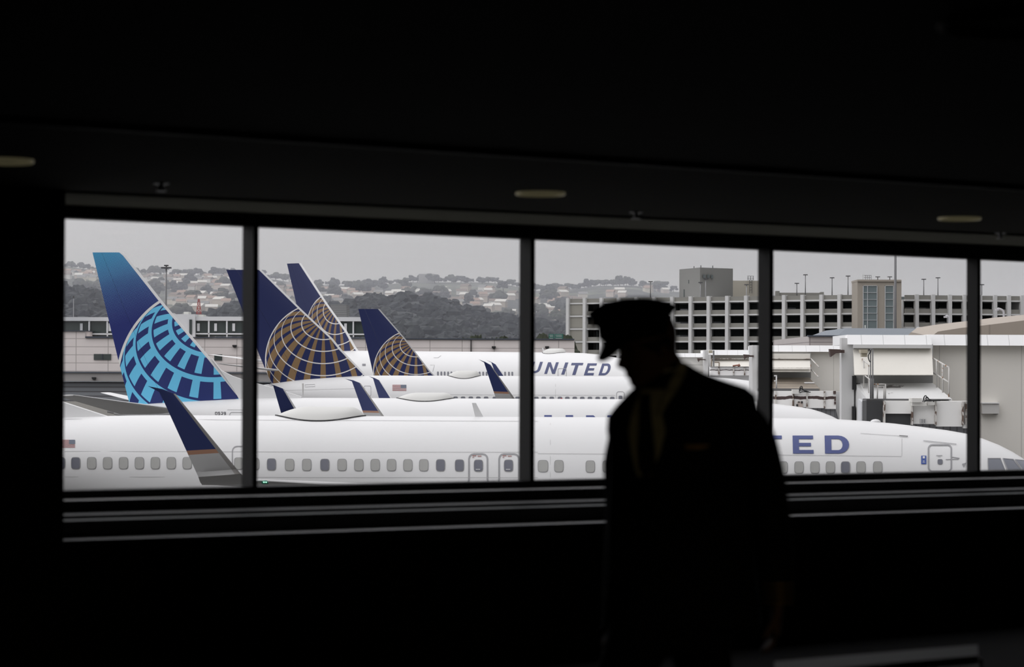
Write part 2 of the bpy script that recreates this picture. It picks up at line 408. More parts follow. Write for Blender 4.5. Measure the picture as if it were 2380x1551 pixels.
    def engines(s, d=11.2, y=4.83, r=1.0, ln=4.2, z=None):
        z = z or r + .55
        for sg in (-1, 1):
            prof = [(r * .82, .25), (r * .95, 0.02), (r, .12), (r * 1.06, 1.2), (r * .98, ln * .7), (r * .72, ln)]
            e = MB().lathe([(a, s.dm - d - h) for a, h in prof], (0, sg * y, z), 28, 0, 'X', cap=False).build('engine', WHITE, s.root, smooth=True, angle=60)
            MB().lathe([(r * .8, s.dm - d - .5), (.02, s.dm - d - .5)], (0, sg * y, z), 24, 0, 'X', cap=False).build('fan', DARK, e)
            MB().hexa([(s.dm - d - 1, sg * y - .15, z + r * .9), (s.dm - d - 4.6, sg * y - .15, z + r * .5), (s.dm - d - 4.6, sg * y + .15, z + r * .5), (s.dm - d - 1, sg * y + .15, z + r * .9),
                       (s.dm - d - 2, sg * y - .15, z + r + .3), (s.dm - d - 4.6, sg * y - .15, z + r + .4), (s.dm - d - 4.6, sg * y + .15, z + r + .4), (s.dm - d - 2, sg * y + .15, z + r + .3)]).build('pylon', GREYP, e)
def arcq(cx, cy, ro, ri, a0, a1, n=6, sx=1., sxi=None):
    q = []; sxi = sx if sxi is None else sxi
    for i in range(n):
        a, b = R_(a0 + (a1 - a0) * i / n), R_(a0 + (a1 - a0) * (i + 1) / n)
        q.append([(cx + ro * cos(a) * sx, cy + ro * sin(a)), (cx + ro * cos(b) * sx, cy + ro * sin(b)), (cx + ri * cos(b) * sxi, cy + ri * sin(b)), (cx + ri * cos(a) * sxi, cy + ri * sin(a))])
    return q
def rq(x0, y0, x1, y1): return [(x0, y0), (x1, y0), (x1, y1), (x0, y1)]
def glyph(ch):                  # quads in a unit box
    if ch == 'E': return [rq(0, 0, .30, 1), rq(.30, .81, .99, 1), rq(.30, .405, .88, .595), rq(.30, 0, 1, .2)]
    if ch == 'D': return [rq(0, 0, .27, 1), rq(.27, .81, .55, 1), rq(.27, 0, .55, .19)] + arcq(.55, .5, .5, .31, -90, 90, 10, .9, .58)
    if ch == 'T': return [rq(0, .81, 1, 1), rq(.37, 0, .65, .81)]
    if ch == 'I': return [rq(0, 0, 1, 1)]
    if ch == 'N': return [rq(0, 0, .26, 1), rq(.74, 0, 1, 1), [(.26, 1), (.26, .66), (.74, 0), (.74, .34)]]
    if ch == 'U': return [rq(0, .36, .26, 1), rq(.74, .36, 1, 1)] + [[(.5 + .5 * cos(a), .36 + .36 * sin(a)), (.5 + .5 * cos(b), .36 + .36 * sin(b)), (.5 + .24 * cos(b), .36 + .17 * sin(b)), (.5 + .24 * cos(a), .36 + .17 * sin(a))] for a, b in [(pi + pi * i / 10, pi + pi * (i + 1) / 10) for i in range(10)]]
    return []
# globe paint for the tail fins, in the fin's own metres
def globe(name, cx, cz, Rg, blue=False, halftone=None, beta=47, sxz=1.):
    m = mat(name, (.03, .04, .17), .4, spec=.25); t = NT(m); x, y, z = t.coord()
    u = t.m('DIVIDE', t.sub(x, cx), Rg * sxz); v = t.m('DIVIDE', t.sub(z, cz), Rg)
    r2 = t.add(t.mul(u, u), t.mul(v, v)); w = t.m('SQRT', t.m('MAXIMUM', t.sub(1., r2), 0.))
    cb, sb = cos(R_(beta)), sin(R_(beta)); D = 180 / pi
    phi = t.mul(t.m('ARCSINE', t.add(t.mul(v, cb), t.mul(w, sb))), D)
    lam = t.mul(t.m('ARCTAN2', u, t.add(t.mul(v, -sb), t.mul(w, cb))), D)
    inside = t.lt(r2, 1.); r = t.m('SQRT', r2)
    navy = (.018, .027, .150) if blue else (.015, .022, .088); nz = t.noise(.35, 3)
    if not blue:
        duty = t.lerp(lam, (11.5, 6.4), -62, -8)
        st = t.lt(t.m('PINGPONG', t.add(lam, 900 + 0.), 9.), t.mul(duty, .5))
        gold = t.mix(nz, (.20, .125, .06), (.25, .16, .08))
        c = t.mix(t.mul(st, inside), navy, gold)
        par = t.lt(t.m('ABSOLUTE', t.sub(t.m('PINGPONG', t.add(phi, 52. + 600), 6.), 0.)), .52)   # every 12 degrees
        rim = t.mul(t.gt(r, .986), t.lt(r, 1.004))
        ln = t.m('MAXIMUM', t.mul(t.mul(par, t.lt(phi, 72.)), inside), rim)
        c = t.mix(ln, c, (.74, .72, .70))
    else:
        light = t.mix(nz, (.13, .50, .76), (.15, .54, .80))
        q = t.m('FRACT', t.m('DIVIDE', t.sub(64.5 + 145, phi), 14.5))
        dut = t.lerp(lam, (8.2, 12.2), -60, 4)
        bar = t.lt(t.m('PINGPONG', t.add(lam, 900 + 5.), 9.), t.mul(dut, .5))
        inband = t.mul(t.gt(q, .2), t.lt(q, .92))
        dk = t.m('MAXIMUM', t.mul(bar, inband), t.gt(q, .895))
        dk = t.mul(dk, t.lt(phi, 79.))
        c = t.mix(inside, navy, t.mix(dk, light, (.020, .032, .145)))
        if halftone:
            zt, span = halftone
            a = t.mul(t.add(t.mul(x, .82), t.mul(z, .57)), 2 * pi / .062); b2 = t.mul(t.add(t.mul(x, -.57), t.mul(z, .82)), 2 * pi / .062)
            d = t.mul(t.add(t.m('SINE', a), t.m('SINE', b2)), .25)
            g = t.m('DIVIDE', t.sub(t.add(z, t.mul(x, -.28)), t.sub(0., -(zt - span))), span)
            on = t.gt(t.add(d, .5), t.sub(1., t.m('MULTIPLY', g, .8)))
            lt_ = t.mix(t.m('MULTIPLY', g, 1., clamp=True), (.16, .25, .50), (.07, .33, .55))
            c = t.mix(t.mul(on, t.gt(r, 1.)), c, lt_)
        rim = t.mul(t.gt(r, .995), t.lt(r, 1.022)); c = t.mix(rim, c, (.70, .70, .68))
    t.out(c); return m
def axis_nose(px, Y0, yaw):     # nose on the axis that crosses X = 0 at depth Y0
    tn = tan(yaw); q = (px - CX) / F; Y = Y0 / (1 - q * tn); return (q * Y, Y)
# ---- first airplane: nearest, alongside the window
Y45 = R_(-4.5)
a1 = Plane('airliner', 'nearest white airliner filling the lower window panes, two overwing exits, nose beyond the last mullion', axis_nose(2505, 81, Y45), Y45, 38.6, 5.45)
for px, py, dk in ((141, 1077, 1), (176, 1077, 1), (213, 1077, 0), (250, 1077, 0), (287, 1077, 0), (324, 1077, 0), (361, 1077, 0), (398, 1077, 0), (435, 1077, 0), (470, 1078, 0), (555, 1078, 0), (592, 1079, 0),
                   (631, 1080, 1), (673, 1081, 0), (713, 1081, 0), (755, 1081, 1), (795, 1081, 0), (834, 1081.5, 0), (872, 1081.5, 0), (910, 1081.5, 0), (948, 1082, 0), (985, 1082, 0), (1024, 1082, 1), (1068, 1082.5, 1),
                   (1112, 1083, 1), (1182, 1083, 1), (1225, 1083.5, 0), (1262, 1084, 0), (1299, 1084, 0), (1372, 1085, 0), (1411, 1085, 0), (1820, 1087, 0), (1857, 1087, 0), (1894, 1087, 0), (1930, 1087, 0), (1965, 1087, 1), (2001, 1087, 0), (2040, 1087, 0)):
    a1.window(px, py, 19.5 if px != 1262 else 22, 26, dk)
for px in range(1450, 1800, 38): a1.window(px, 1085.5, 19.5, 26, False)
def arch(pl, x0, x1, y0, y1, w, name, r=11):
    pts = [(x0 - 2, y1 + 4), (x0, y1 - 8), (x0, y0 + r)] + [(x0 + r - r * cos(R_(a)), y0 + r - r * sin(R_(a))) for a in (30, 60, 90)] + [(x1 - r + r * sin(R_(a)), y0 + r - r * cos(R_(a))) for a in (0, 30, 60, 90)] + [(x1, y1 - 8), (x1 + 2, y1 + 4)]
    return pl.stroke(name, pts, w, OUTLN)
for x0, x1 in ((1090, 1133), (1160, 1206)):
    e = arch(a1, x0, x1, 1056, 1122, 3.6, 'emergency_exit')
    [a1.decal('exit_marking', [q_], mat('exit_red', (.38, .2, .19)), e) for q_ in (rq(x0 + 8, 1059, x0 + 17, 1061), rq(x0 + 20, 1060, x0 + 29, 1062), rq(x0 + 8, 1063, x0 + 12, 1064.5))]
    a1.decal('exit_handle', [rq(x0 + 16, 1091, x0 + 26, 1092.5)], WHITE, e, eps=.03, sub=1)
arch(a1, 540, 592, 1038, 1122, 2.2, 'mid_cabin_door')
dr = a1.door(2158, 1035, 2211, 1096, 3.6, 9)
a1.window(2185, 1074, 11, 11, True, .6, dr, 'porthole'); [a1.decal('door_marking', [q_], OUTLN, dr) for q_ in (rq(2176, 1059, 2190, 1060.3), rq(2180, 1062, 2186, 1062.8))]
a1.stroke('door_hinge', [(2211, 1063), (2230, 1066)], 2, OUTLN, dr); a1.stroke('door_hinge', [(2198, 1069), (2228, 1068)], 1.6, OUTLN, dr)
a1.stroke('drip_rail', [(2146, 1026), (2223, 1034)], 1.4, OUTLN, eps=.03); a1.stroke('drip_rail', [(2090, 1014.5), (2110, 1016)], 1.8, mat('dark_grey', (.08, .08, .08)), eps=.03)
a1.stroke('panel_seam', [(2000, 1008), (2090, 1014)], .7, SEAM)
ba = a1.decal('membership_badge', [rq(2141, 1060, 2153, 1079.5)], mat('badge_blue', (.045, .09, .32)))
[a1.decal('badge_print', [q_], WHITE, ba, eps=.02, sub=1) for q_ in (rq(2144.5, 1061.5, 2149.5, 1066.5), rq(2145, 1072, 2149, 1073.5), rq(2144, 1075.5, 2150, 1076.3))]
a1.letters([('U', 1570, 1622, 1012, 1053, 0), ('N', 1648, 1702, 1012.5, 1053.5, 0), ('I', 1728, 1742, 1013, 1054, 0), ('T', 1768, 1817, 1013.5, 1054.5, 0), ('E', 1843, 1891, 1013.5, 1055, -1), ('D', 1917.5, 1974, 1013.5, 1055, -1)])
a1.flag(140, 1023, 174.5, 1041)
for y0, y1 in ((1049.5, 1054), (1108.5, 1113)): a1.stroke('panel_seam', [(150, y0), (700, (y0 * 2 + y1) / 3), (1250, (y0 + y1) / 2)], .8, SEAM)
a1.stroke('panel_seam', [(1250, 1055), (1800, 1058), (2095, 1061.5)], .8, SEAM); a1.stroke('panel_seam', [(2096, 1020), (2096, 1061)], .8, SEAM)
a1.stroke('panel_seam', [(150, 975), (1250, 980)], .6, SEAM); a1.stroke('panel_seam', [(1279, 985), (1279, 1110)], .6, SEAM)
# cockpit glass
GLASSD = mat('cockpit_glass', (.17, .18, .21), .15)
for q in ([(2296, 1066.5), (2325, 1066.5), (2336, 1094), (2297, 1094)], [(2331, 1066.5), (2355, 1069), (2374, 1094), (2342, 1094)], [(2359, 1069), (2384, 1072), (2396, 1092), (2377, 1094)]):
    o = a1.decal('cockpit_window', [q], GLASSD, sub=5, eps=.012)
    a1.stroke('window_frame', q, 2.2, OUTLN, o, closed=True, eps=.02)
a1.decal('static_port', [[(2236, 1079), (2246, 1076), (2243, 1082), (2240, 1087)]], OUTLN, sub=1)
dm = a1.dome(641, 850, .30)
[a1.decal('dome_marking', [q_], mat('marking_grey', (.42, .38, .37)), dm, eps=.05, sub=1) for q_ in (rq(718, 968, 720, 974), rq(722, 968, 724, 974), rq(684, 971.5, 708, 972.6), rq(760, 971.5, 785, 972.6))]
a1.blade(1105, 1124, 1097, 1106, 970, 937)
d_ = a1.dm - a1.pl(2035, 980).x
MB().lathe([(.16, 0), (.15, .05), (.08, .09), (.01, .1)], a1.loc(d_, 0, a1.crown(d_) - .02), 16).build('beacon_dome', WHITE, a1.root, smooth=True)
a1.fairing([(250, 968), (148, 935), (90, 916), (-40, 915), (-40, 985), (150, 985)], .3)
a1.fin([(60, 985), (20, 930), (-20, 860), (-230, 445)], [(-345, 445), (-215, 960)], a1.zc + 7.1, a1.zc - .3, globe('tail_gold_paint_near', a1.pl(-180, 860).x, a1.pl(-180, 860).z, 3.4), le_mat=WHITE)
a1.std_stabs(); a1.gear(); a1.engines()
w1 = a1.wing('near', dict(le_b=(559, 1101), te_b=(461, 1109), le_t=(408, 916), te_t=(371, 912), tip=(342, 897)), 17.2, le_tip=(603, 1118), z_root=2.75)
a1.wing('far', dict(le_b=(905, 985), te_b=(853, 985), le_t=(838, 891), te_t=(818, 887), tip=(800, 880)), 17.2)
lp = a1.pl(616, 1123, -16.1)
MB().lathe([(.02, .07), (.06, .06), (.09, .02), (.09, -.03)], lp, 14, 0, 'Z').build('navigation_light', mat('light_glass_green', (.02, .16, .10), .1), w1, smooth=True)
em = mat('green_lamp', (.3, .9, .6)); em.node_tree.nodes['Principled BSDF'].inputs['Emission Color'].default_value = (.45, 1, .7, 1); em.node_tree.nodes['Principled BSDF'].inputs['Emission Strength'].default_value = 1.
for q in (613.5, 618.5):
    p = a1.pl(q, 1121.5, -16.27); MB().lathe([(.001, -.02), (.018, -.01), (.018, .01), (.001, .02)], p, 8).build('lamp', em, w1)
# ---- second airplane: blue globe tail
a2 = Plane('airliner', 'white airliner with the light blue globe on its tall tail', axis_nose(2045, 130.4, Y45), Y45, 38.8, 5.45, taildrop=.5)
c = a2.pl(495.1, 889); zt2 = a2.pl(250, 587).z
a2.fin([(285, 587), (294, 594.5), (382, 706), (492, 836), (560, 921)], [(215, 587), (274, 833), (299, 930)], zt2, a2.zc - .45, globe('tail_blue_paint', c.x, c.z, 227 / 46.2, True, (zt2 - a2.pl(250, 587).x * .28, 3.9)), strip=.17)
a2.fairing([(492, 832), (514, 861), (540, 874), (563, 882), (600, 892), (668, 912), (701, 922), (701, 935), (560, 935), (545, 905)], .3)
a2.stroke('panel_seam', [(528, 953), (565, 953)], .8, SEAM)
dg = {'0': [[(0, 0), (1, 0), (1, 1), (0, 1), (0, 0)]], '5': [[(1, 0), (0, 0), (0, .45), (1, .45), (1, 1), (0, 1)]], '2': [[(0, 0), (1, 0), (1, .5), (0, 1), (1, 1)]], '9': [[(1, .5), (0, .5), (0, 0), (1, 0), (1, 1), (.1, 1)]]}
INK = mat('number_ink', (.05, .05, .06))
for i, ch in enumerate('0529'):
    for st in dg[ch]: a2.stroke('fleet_digit', [(500.6 + 6.6 * i + 4 * u, 958.6 + 5.6 * v) for u, v in st], 1.5, INK)
arch(a2, 534, 575, 959, 990, 1.2, 'aft_service_door', 5)
a2.letters([('U', 1265, 1332, 965.5, 1013, 0), ('N', 1362, 1429, 966, 1013, 0), ('I', 1458, 1476, 966.5, 1013, 0), ('T', 1502, 1562, 967, 1013, 0), ('E', 1590, 1650, 967.5, 1013, 0), ('D', 1678, 1744, 968, 1013, 0)])
a2.dome(922, 1056, .30)
p = a2.dm - a2.pl(1263, 925).x
for sg in (-1, 1):
    x0 = a2.pl(330, 925).x + (2.6 if sg < 0 else 2.2)
a2.stab(-1, a2.pl(392, 952, -.9) + V((.5, 0, 0)), a2.pl(280, 963, -.9), a2.pl(172, 918.5, -7.2), a2.pl(158, 920, -7.2) - V((.6, 0, 0)))
a2.stab(1, a2.pl(385, 940, .9), a2.pl(298, 930, .9), a2.pl(260, 913.5, 7.2), a2.pl(233, 913, 7.2))
a2.fairing([(294, 944), (305, 944), (313, 963), (303, 963)], .08, mat('strut_paint', (.62, .65, .66)), 'support_strut')
a2.gear(); a2.engines()
a2.wing('near', dict(le_b=(693, 957), te_b=(654, 963), le_t=(661, 905), te_t=(635, 897), tip=(611, 889)), 17.2, le_mat=WHITE, stripe=False)
a2.wing('far', dict(le_b=(914, 930), te_b=(882, 930), le_t=(883, 885), te_t=(867, 880), tip=(855, 874)), 17.2, le_mat=WHITE, stripe=False)
# ---- third airplane: large gold globe tail
Y15 = R_(-1.5)
a3 = Plane('airliner', 'white airliner with the big gold globe on its tail, soot streak under the rudder', axis_nose(1905, 173.4, Y15), Y15, 39.6, 6.48, k=1.0, taildrop=1.1, dm=20)
c = a3.pl(752, 838.4)
a3.fin([(607, 627), (704, 722.5), (774, 788), (794, 813), (853, 874)], [(526, 627.5), (563.6, 722), (600, 819), (631, 893)], a3.pl(560, 627.5).z, a3.zc - .8, globe('tail_gold_paint', c.x, c.z, 136 / 34.6, False), strip=.17)
a3.flag(912, 895, 944.5, 909)
for x in (268, 348, 430, 510, 592, 685, 760, 842, 925, 1045, 1125, 1203, 1288, 1375, 1453, 1532, 1612, 1693, 1775, 1850, 1930): a3.window(1000 + x / 4.562, 928.3 + x / 2400, 9.6, 11.6, True, .8)
a3.decal('warning_tag', [rq(1303.5, 926, 1307, 929.5)], mat('tag_red', (.4, .02, .03)), sub=1, eps=.05)
a3.door(1433, 911, 1451, 950, 1.2, 5, name='cabin_door'); a3.window(1442, 926, 8, 11, True, .6)
a3.stroke('panel_seam', [(1000, 917.5), (1430, 919.5)], .6, SEAM); a3.stroke('panel_seam', [(1291, 880), (1291, 925)], .6, SEAM)
a3.door(846, 897.5, 862, 921, .8, 3, name='aft_door')
a3.dome(1040, 1117, .36, .8)
SOOT = mat('soot', (.36, .35, .34)); 
s_ = a3.decal('soot_streak', [[(702, 892), (706, 892), (705, 910), (704, 921)]], SOOT); a3.stroke('service_panel', [(709, 895), (732, 894), (732, 899), (709, 900), (709, 895)], .8, OUTLN)
a3.stroke('panel_seam', [(660, 908), (850, 903)], .5, SEAM)
a3.stab(-1, a3.pl(648, 861, -.5), a3.pl(590, 857, -.5), a3.pl(512, 845.5, -7.6), a3.pl(491, 844.5, -7.6))
a3.stab(1, a3.pl(640, 842, .5), a3.pl(585, 838, .5), a3.pl(505, 825.5, 7.6), a3.pl(485, 824.5, 7.6))
a3; a3.gear(.6); a3.engines(r=1.2, z=1.9)
a3.wing('near', dict(le_b=(1206, 940), te_b=(1157, 940), le_t=(1141, 849), te_t=(1125, 843), tip=(1111, 835)), 19., z_root=2.9, stripe=True)
a3.wing('far', dict(le_b=(1186, 892), te_b=(1160, 892), le_t=(1153, 848), te_t=(1142, 843), tip=(1128, 836)), 19., z_root=2.9, le_mat=WHITE, stripe=False)
# ---- fourth: only its tail shows above the third fuselage
a4 = Plane('airliner', 'airliner of which only the small gold globe tail shows, its fuselage hidden behind another', axis_nose(1870, 222, Y15), Y15, 38.6, 5.45)
c = a4.pl(967, 865.6)
a4.fin([(882, 718.5), (940.6, 786), (1000, 863), (1033, 897)], [(833, 719), (868, 872), (874, 898)], a4.pl(860, 718.5).z, a4.zc - .4, globe('tail_gold_paint_small', c.x, c.z, 99.7 / 27.0), strip=.13, le_mat=mat('worn_leading_edge', (.46, .46, .46), .4))
a4.std_stabs(); a4.gear()
# ---- fifth: wide body set obliquely
y48 = R_(-47)
A = P(826, 806, 282); nose = (A.x + 46.5 * cos(y48), A.y + 46.5 * sin(y48))
a5 = Plane('airliner', 'wide white airliner parked at an angle in front of the beige terminal wall', nose, y48, 61, 8.75, 6.2, 6.2, 1.5, tilt=R_(.5), dm=30, taildrop=.8)
c = a5.pl(782.8, 797)
a5.fin([(699.5, 612), (761, 706), (807, 771), (826.6, 806), (838, 822)], [(667, 613), (687.4, 699.5), (714, 812)], a5.pl(683, 612.5).z, a5.zc - .6, globe('tail_gold_paint_oblique', c.x, c.z, 122 / 21.0, sxz=1.0), strip=.3)
for x in (82, 118, 153, 190, 225, 262, 298, 336, 372, 410, 448, 486, 524, 562, 598, 634, 672, 712, 752, 794, 835, 870): a5.window(1000 + x / 4.562, 868.5 + x / 1500, 3.4, 8.5, True, .5)
a5.letters([('U', 1228, 1253, 841.5, 868, 9), ('N', 1265, 1290, 842.5, 869.5, 9), ('I', 1304.5, 1311.5, 843, 871, 9.5), ('T', 1320, 1347, 844, 872, 9), ('E', 1357, 1379, 845, 873, 9), ('D', 1391, 1414, 845.5, 873, 9)], mat('lettering_navy', (.024, .036, .125), .4))
dr5 = a5.door(1297, 857, 1316, 884, 1, 3, name='cabin_door')
a5.dome(1262, 1313, .42, .9); a5.blade(1263, 1267, 1260, 1262, 820, 809)
a5.decal('rear_flag', [rq(842, 846, 850, 851)], mat('flag_grey', (.2, .2, .22)), sub=1)
a5.stroke('cargo_hatch', [(1008, 832), (1018, 832), (1025, 827)], .8, OUTLN); a5.stroke('aft_hatch', [(1000, 849), (1010, 849), (1006, 864)], .8, OUTLN)
a5.gear(.6)
# ------------------------------------------------------------------ world: overcast sky, brighter overhead and behind the terminal
w = bpy.data.worlds.new('overcast'); SC.world = w; w.use_nodes = True
t = w.node_tree; bg = t.nodes['Background']
class WT(NT):
    def __init__(s, tree): s.t = tree
wt = WT(t); x, y, z = wt.coord('Generated')
up = wt.m('POWER', wt.m('MAXIMUM', z, 0.), .8)
lum = wt.add(.43, wt.mul(up, 1.25)); lum = wt.add(lum, wt.mul(wt.m('MAXIMUM', wt.mul(y, -1.), 0.), .15))
lum = wt.mul(lum, wt.sub(1., wt.mul(x, .66)))
cm = t.nodes.new('ShaderNodeVectorMath'); cm.operation = 'SCALE'; cm.inputs[0].default_value = (1.0, .99, 1.016)
t.links.new(lum, cm.inputs['Scale']); t.links.new(cm.outputs[0], bg.inputs['Color']); bg.inputs['Strength'].default_value = 1.0
# ------------------------------------------------------------------ ground
def pxbox(b, x0, y0, x1, y1, Y0, Y1, mi=0, zb=None):
    """box whose front face, at depth Y0, covers the given pixels; it runs straight back to Y1"""
    p, q = P(x0, y0, Y0), P(x1, y1, Y0)
    return b.box((p.x, Y0, zb if zb is not None else q.z), (q.x, Y1, p.z), mi)
APR = lines_mat('apron_concrete', (.10, .098, .094), (.065, .065, .06), 7.5, None, .08)
struct(MB().box((-900, -250, -.5), (900, 1000, 0)).build('ground', APR))
# ------------------------------------------------------------------ hills
FAR_SIL = [(-600, 600), (-200, 596), (60, 606), (150, 622), (215, 632), (300, 637), (360, 640), (430, 643), (540, 645), (620, 652), (720, 666), (800, 668), (880, 666), (960, 660), (1040, 660), (1120, 660), (1190, 668), (1250, 680), (1330, 676), (1400, 668), (1470, 668), (1530, 680), (1600, 684), (1800, 690), (2200, 700), (2700, 705)]
NEAR_SIL = [(-600, 700), (60, 676), (150, 674), (230, 690), (290, 712), (340, 742), (450, 748), (515, 722), (560, 712), (640, 718), (720, 730), (790, 720), (850, 702), (930, 694), (1000, 698), (1050, 714), (1100, 736), (1180, 748), (1245, 757), (1330, 764), (1580, 772), (2700, 790)]
YR, YN = 3000., 1420.
def zs(tab, px, Y): return EYE.z + (HZ(px) - smooth_tab(tab, px)) * Y / F
def far_z(X, Y):
    px = CX + X / Y * F; top = zs(FAR_SIL, px, YR); f = (Y - 1450) / (YR - 1450)
    if f > 1: return top - (f - 1) * 60
    f = max(0, f); n = noise.noise(V((X * .004, Y * .004, 3.1))) * 9 + noise.noise(V((X * .015, Y * .015, 7.7))) * 2.5
    return max(0, top * (f ** .85) + n * min(1, 5 * f) * min(1, (1 - f) * 4 + .08)) + f * 2
def near_z(X, Y):
    px = CX + X / Y * F; top = zs(NEAR_SIL, px, YN); f = (Y - 1020) / (YN - 1020)
    if f > 1: return max(-2, top * (1 - (f - 1) * 1.6))
    f = max(0, f); return top * f ** .8 + (noise.noise(V((X * .03, Y * .03, 1.3))) * 2.5 + noise.noise(V((X * .10, Y * .10, 5.3))) * 3.2) * f
def terrain(fn, y0, y1, ny, nx, name, m, px0=-500, px1=2700):
    vs = []; fs = []
    for i in range(ny + 1):
        Y = y0 + (y1 - y0) * i / ny
        for j in range(nx + 1):
            X = (px0 + (px1 - px0) * j / nx - CX) / F * Y; vs.append((X, Y, fn(X, Y)))
    fs = [(i * (nx + 1) + j, i * (nx + 1) + j + 1, (i + 1) * (nx + 1) + j + 1, (i + 1) * (nx + 1) + j) for i in range(ny) for j in range(nx)]
    return struct(MB().add(vs, fs).build(name, m, smooth=True))
hm = mat('hillside', (.07, .08, .055), .9); q = NT(hm); q.coord()
n1 = q.noise(.006, 5, .6); n2 = q.noise(.05, 6, .65); n3 = q.noise(.16, 4, .6)
c1 = q.mix(q.lerp(n1, (0, 1), .45, .58), (.030, .036, .032), (.11, .125, .085)); c2 = q.mix(q.lerp(n2, (0, 1), .47, .56), c1, (.022, .026, .026))
c3 = q.mix(q.mul(q.gt(n3, .64), .7), c2, (.26, .25, .23)); q.out(c3)
terrain(far_z, 1450, 3300, 110, 220, 'hill', hm)
wm = mat('woodland', (.02, .024, .026), .95); q = NT(wm); q.coord(); n1 = q.noise(.12, 6, .6)
q.out(q.mix(q.lerp(n1, (0, 1), .4, .62), (.020, .024, .030), (.038, .044, .046)))
terrain(near_z, 1020, 1640, 70, 420, 'hill', wm)
def drop(px, py):               # where a pixel ray meets the far hill
    r = ray(px, py); Y = 1460.
    while Y < YR - 20:
        p = EYE + r * (Y / r.y)
        if far_z(p.x, Y) >= p.z: return V((p.x, Y, far_z(p.x, Y)))
        Y += 8
    return None
def ndrop(px, py):
    r = ray(px, py); Y = 1030.
    while Y < YN:
        p = EYE + r * (Y / r.y)
        if near_z(p.x, Y) >= p.z: return V((p.x, Y, near_z(p.x, Y)))
        Y += 6
    return None
# houses on the hillside
ROOFS = [mat('roof_' + n, c, .8) for n, c in (('grey', (.20, .20, .20)), ('clay', (.30, .21, .17)), ('pale', (.6, .59, .56)), ('brown', (.18, .14, .12)))]
WALLS = [mat('stucco_' + n, c, .8) for n, c in (('cream', (.62, .58, .50)), ('white', (.72, .71, .68)), ('tan', (.48, .42, .36)), ('blush', (.60, .52, .47)))]
def house_protos():
    out = []
    for k in range(8):
        wd, dp, h = 7 + 4 * random.random(), 7.5, 3.6 + 2.0 * random.random()
        r = thing('hillside_house', '', 'house'); wv = MB().box((-wd / 2, -dp / 2, -3), (wd / 2, dp / 2, h)).build('walls', WALLS[k % 4], r)
        rf = MB().loft([[(-wd / 2 - .4, -dp / 2 - .4, h), (-wd / 2 - .4, dp / 2 + .4, h), (-wd / 2 - .4, 0, h + 2.2)], [(wd / 2 + .4, -dp / 2 - .4, h), (wd / 2 + .4, dp / 2 + .4, h), (wd / 2 + .4, 0, h + 2.2)]]).build('roof', ROOFS[(k * 3 + k // 4) % 4], r)
        out.append((r, [wv, rf], WALLS[k % 4], k))
    return out
hp = house_protos(); rn = random.Random(11); placed = 0
WN, RN = ['cream', 'white', 'tan', 'blush'], ['grey', 'clay', 'pale', 'brown']
zones = [((152, 640, 222, 656), 26, 1), ((335, 648, 540, 676), 90, 1), ((400, 692, 545, 735), 70, 1), ((610, 668, 700, 715), 16, 1), ((745, 680, 1000, 712), 66, 1), ((1000, 676, 1200, 738), 60, 1), ((1244, 690, 1345, 760), 34, 1), ((1300, 676, 1570, 694), 14, 1)]
first = set()
HPOS = []; TPOS = []
for (x0, y0, x1, y1), n, _ in zones:
    for _ in range(n):
        p = drop(rn.uniform(x0, x1), rn.uniform(y0, y1))
        if not p or any((p - q_).length < 12 for q_ in HPOS): continue
        HPOS.append(p)
        r, parts, wmx, k = rn.choice(hp)
        if k not in first: o = r; first.add(k)
        else:
            o = r.copy(); COL.objects.link(o)
            for ch in parts: c = ch.copy(); c.parent = o; COL.objects.link(c)
        o.location = p; o.rotation_euler.z = rn.uniform(-.6, .6)
        lab = '%s stucco house with %s roof on the hazy far hillside' % (WN[k % 4], RN[(k * 3 + k // 4) % 4])
        tag(o, lab, 'house', 'houses on the hazy hillside'); o['kind'] = 'thing'
# trees
TREE = [mat('tree_dark', (.022, .027, .024), .95, noise_amt=.4, noise_scale=.5), mat('tree_green', (.035, .042, .026), .95, noise_amt=.4, noise_scale=.5)]
BARK = mat('bark', (.05, .04, .035), .9)
def crown_mesh(seed, m, nb=9):
    r = random.Random(seed); b = MB()
    for k in range(nb):
        c = V((r.uniform(-.34, .34), r.uniform(-.34, .34), .45 + r.uniform(0, .4))); rad = r.uniform(.16, .3); rings = []
        for i in range(1, 6):
            a = pi * i / 6; rings.append([c + V((sin(a) * cos(2 * pi * j / 8), sin(a) * sin(2 * pi * j / 8), -cos(a) * .85)) * rad * r.uniform(.8, 1.2) for j in range(8)])
        b.loft(rings)
    return b
tp = []
for k in range(6):
    r = thing('hill_tree', '', 'tree'); cr = crown_mesh(k, None).build('crown', TREE[k % 2], r); tr = MB().tube([(0, 0, -.1), (0, 0, .55)], .035, 6).build('trunk', BARK, r); tp.append((r, [cr, tr]))
ft = set()
def tree(p, h, lab, group, wide=1., kk=None):
    i = rn.randrange(6) if kk is None else kk; r, parts = tp[i]
    if i not in ft: o = r; ft.add(i)
    else:
        o = r.copy(); COL.objects.link(o)
        for ch in parts: c = ch.copy(); c.parent = o; COL.objects.link(c)
    o.location = p; o.scale = (h * wide, h * wide, h); o.rotation_euler.z = rn.uniform(0, 6); tag(o, lab, 'tree', group)
RL = 'dark tree standing along the misty ridge line'; RG = 'trees on the ridge line'
for px in range(150, 1580, 13):
    q = px + rn.uniform(-5, 5); X = (q - CX) / F * (YR - 30); tree(V((X, YR - 30, far_z(X, YR - 30) - 1)), rn.uniform(5, 11), RL, RG, 1.25)
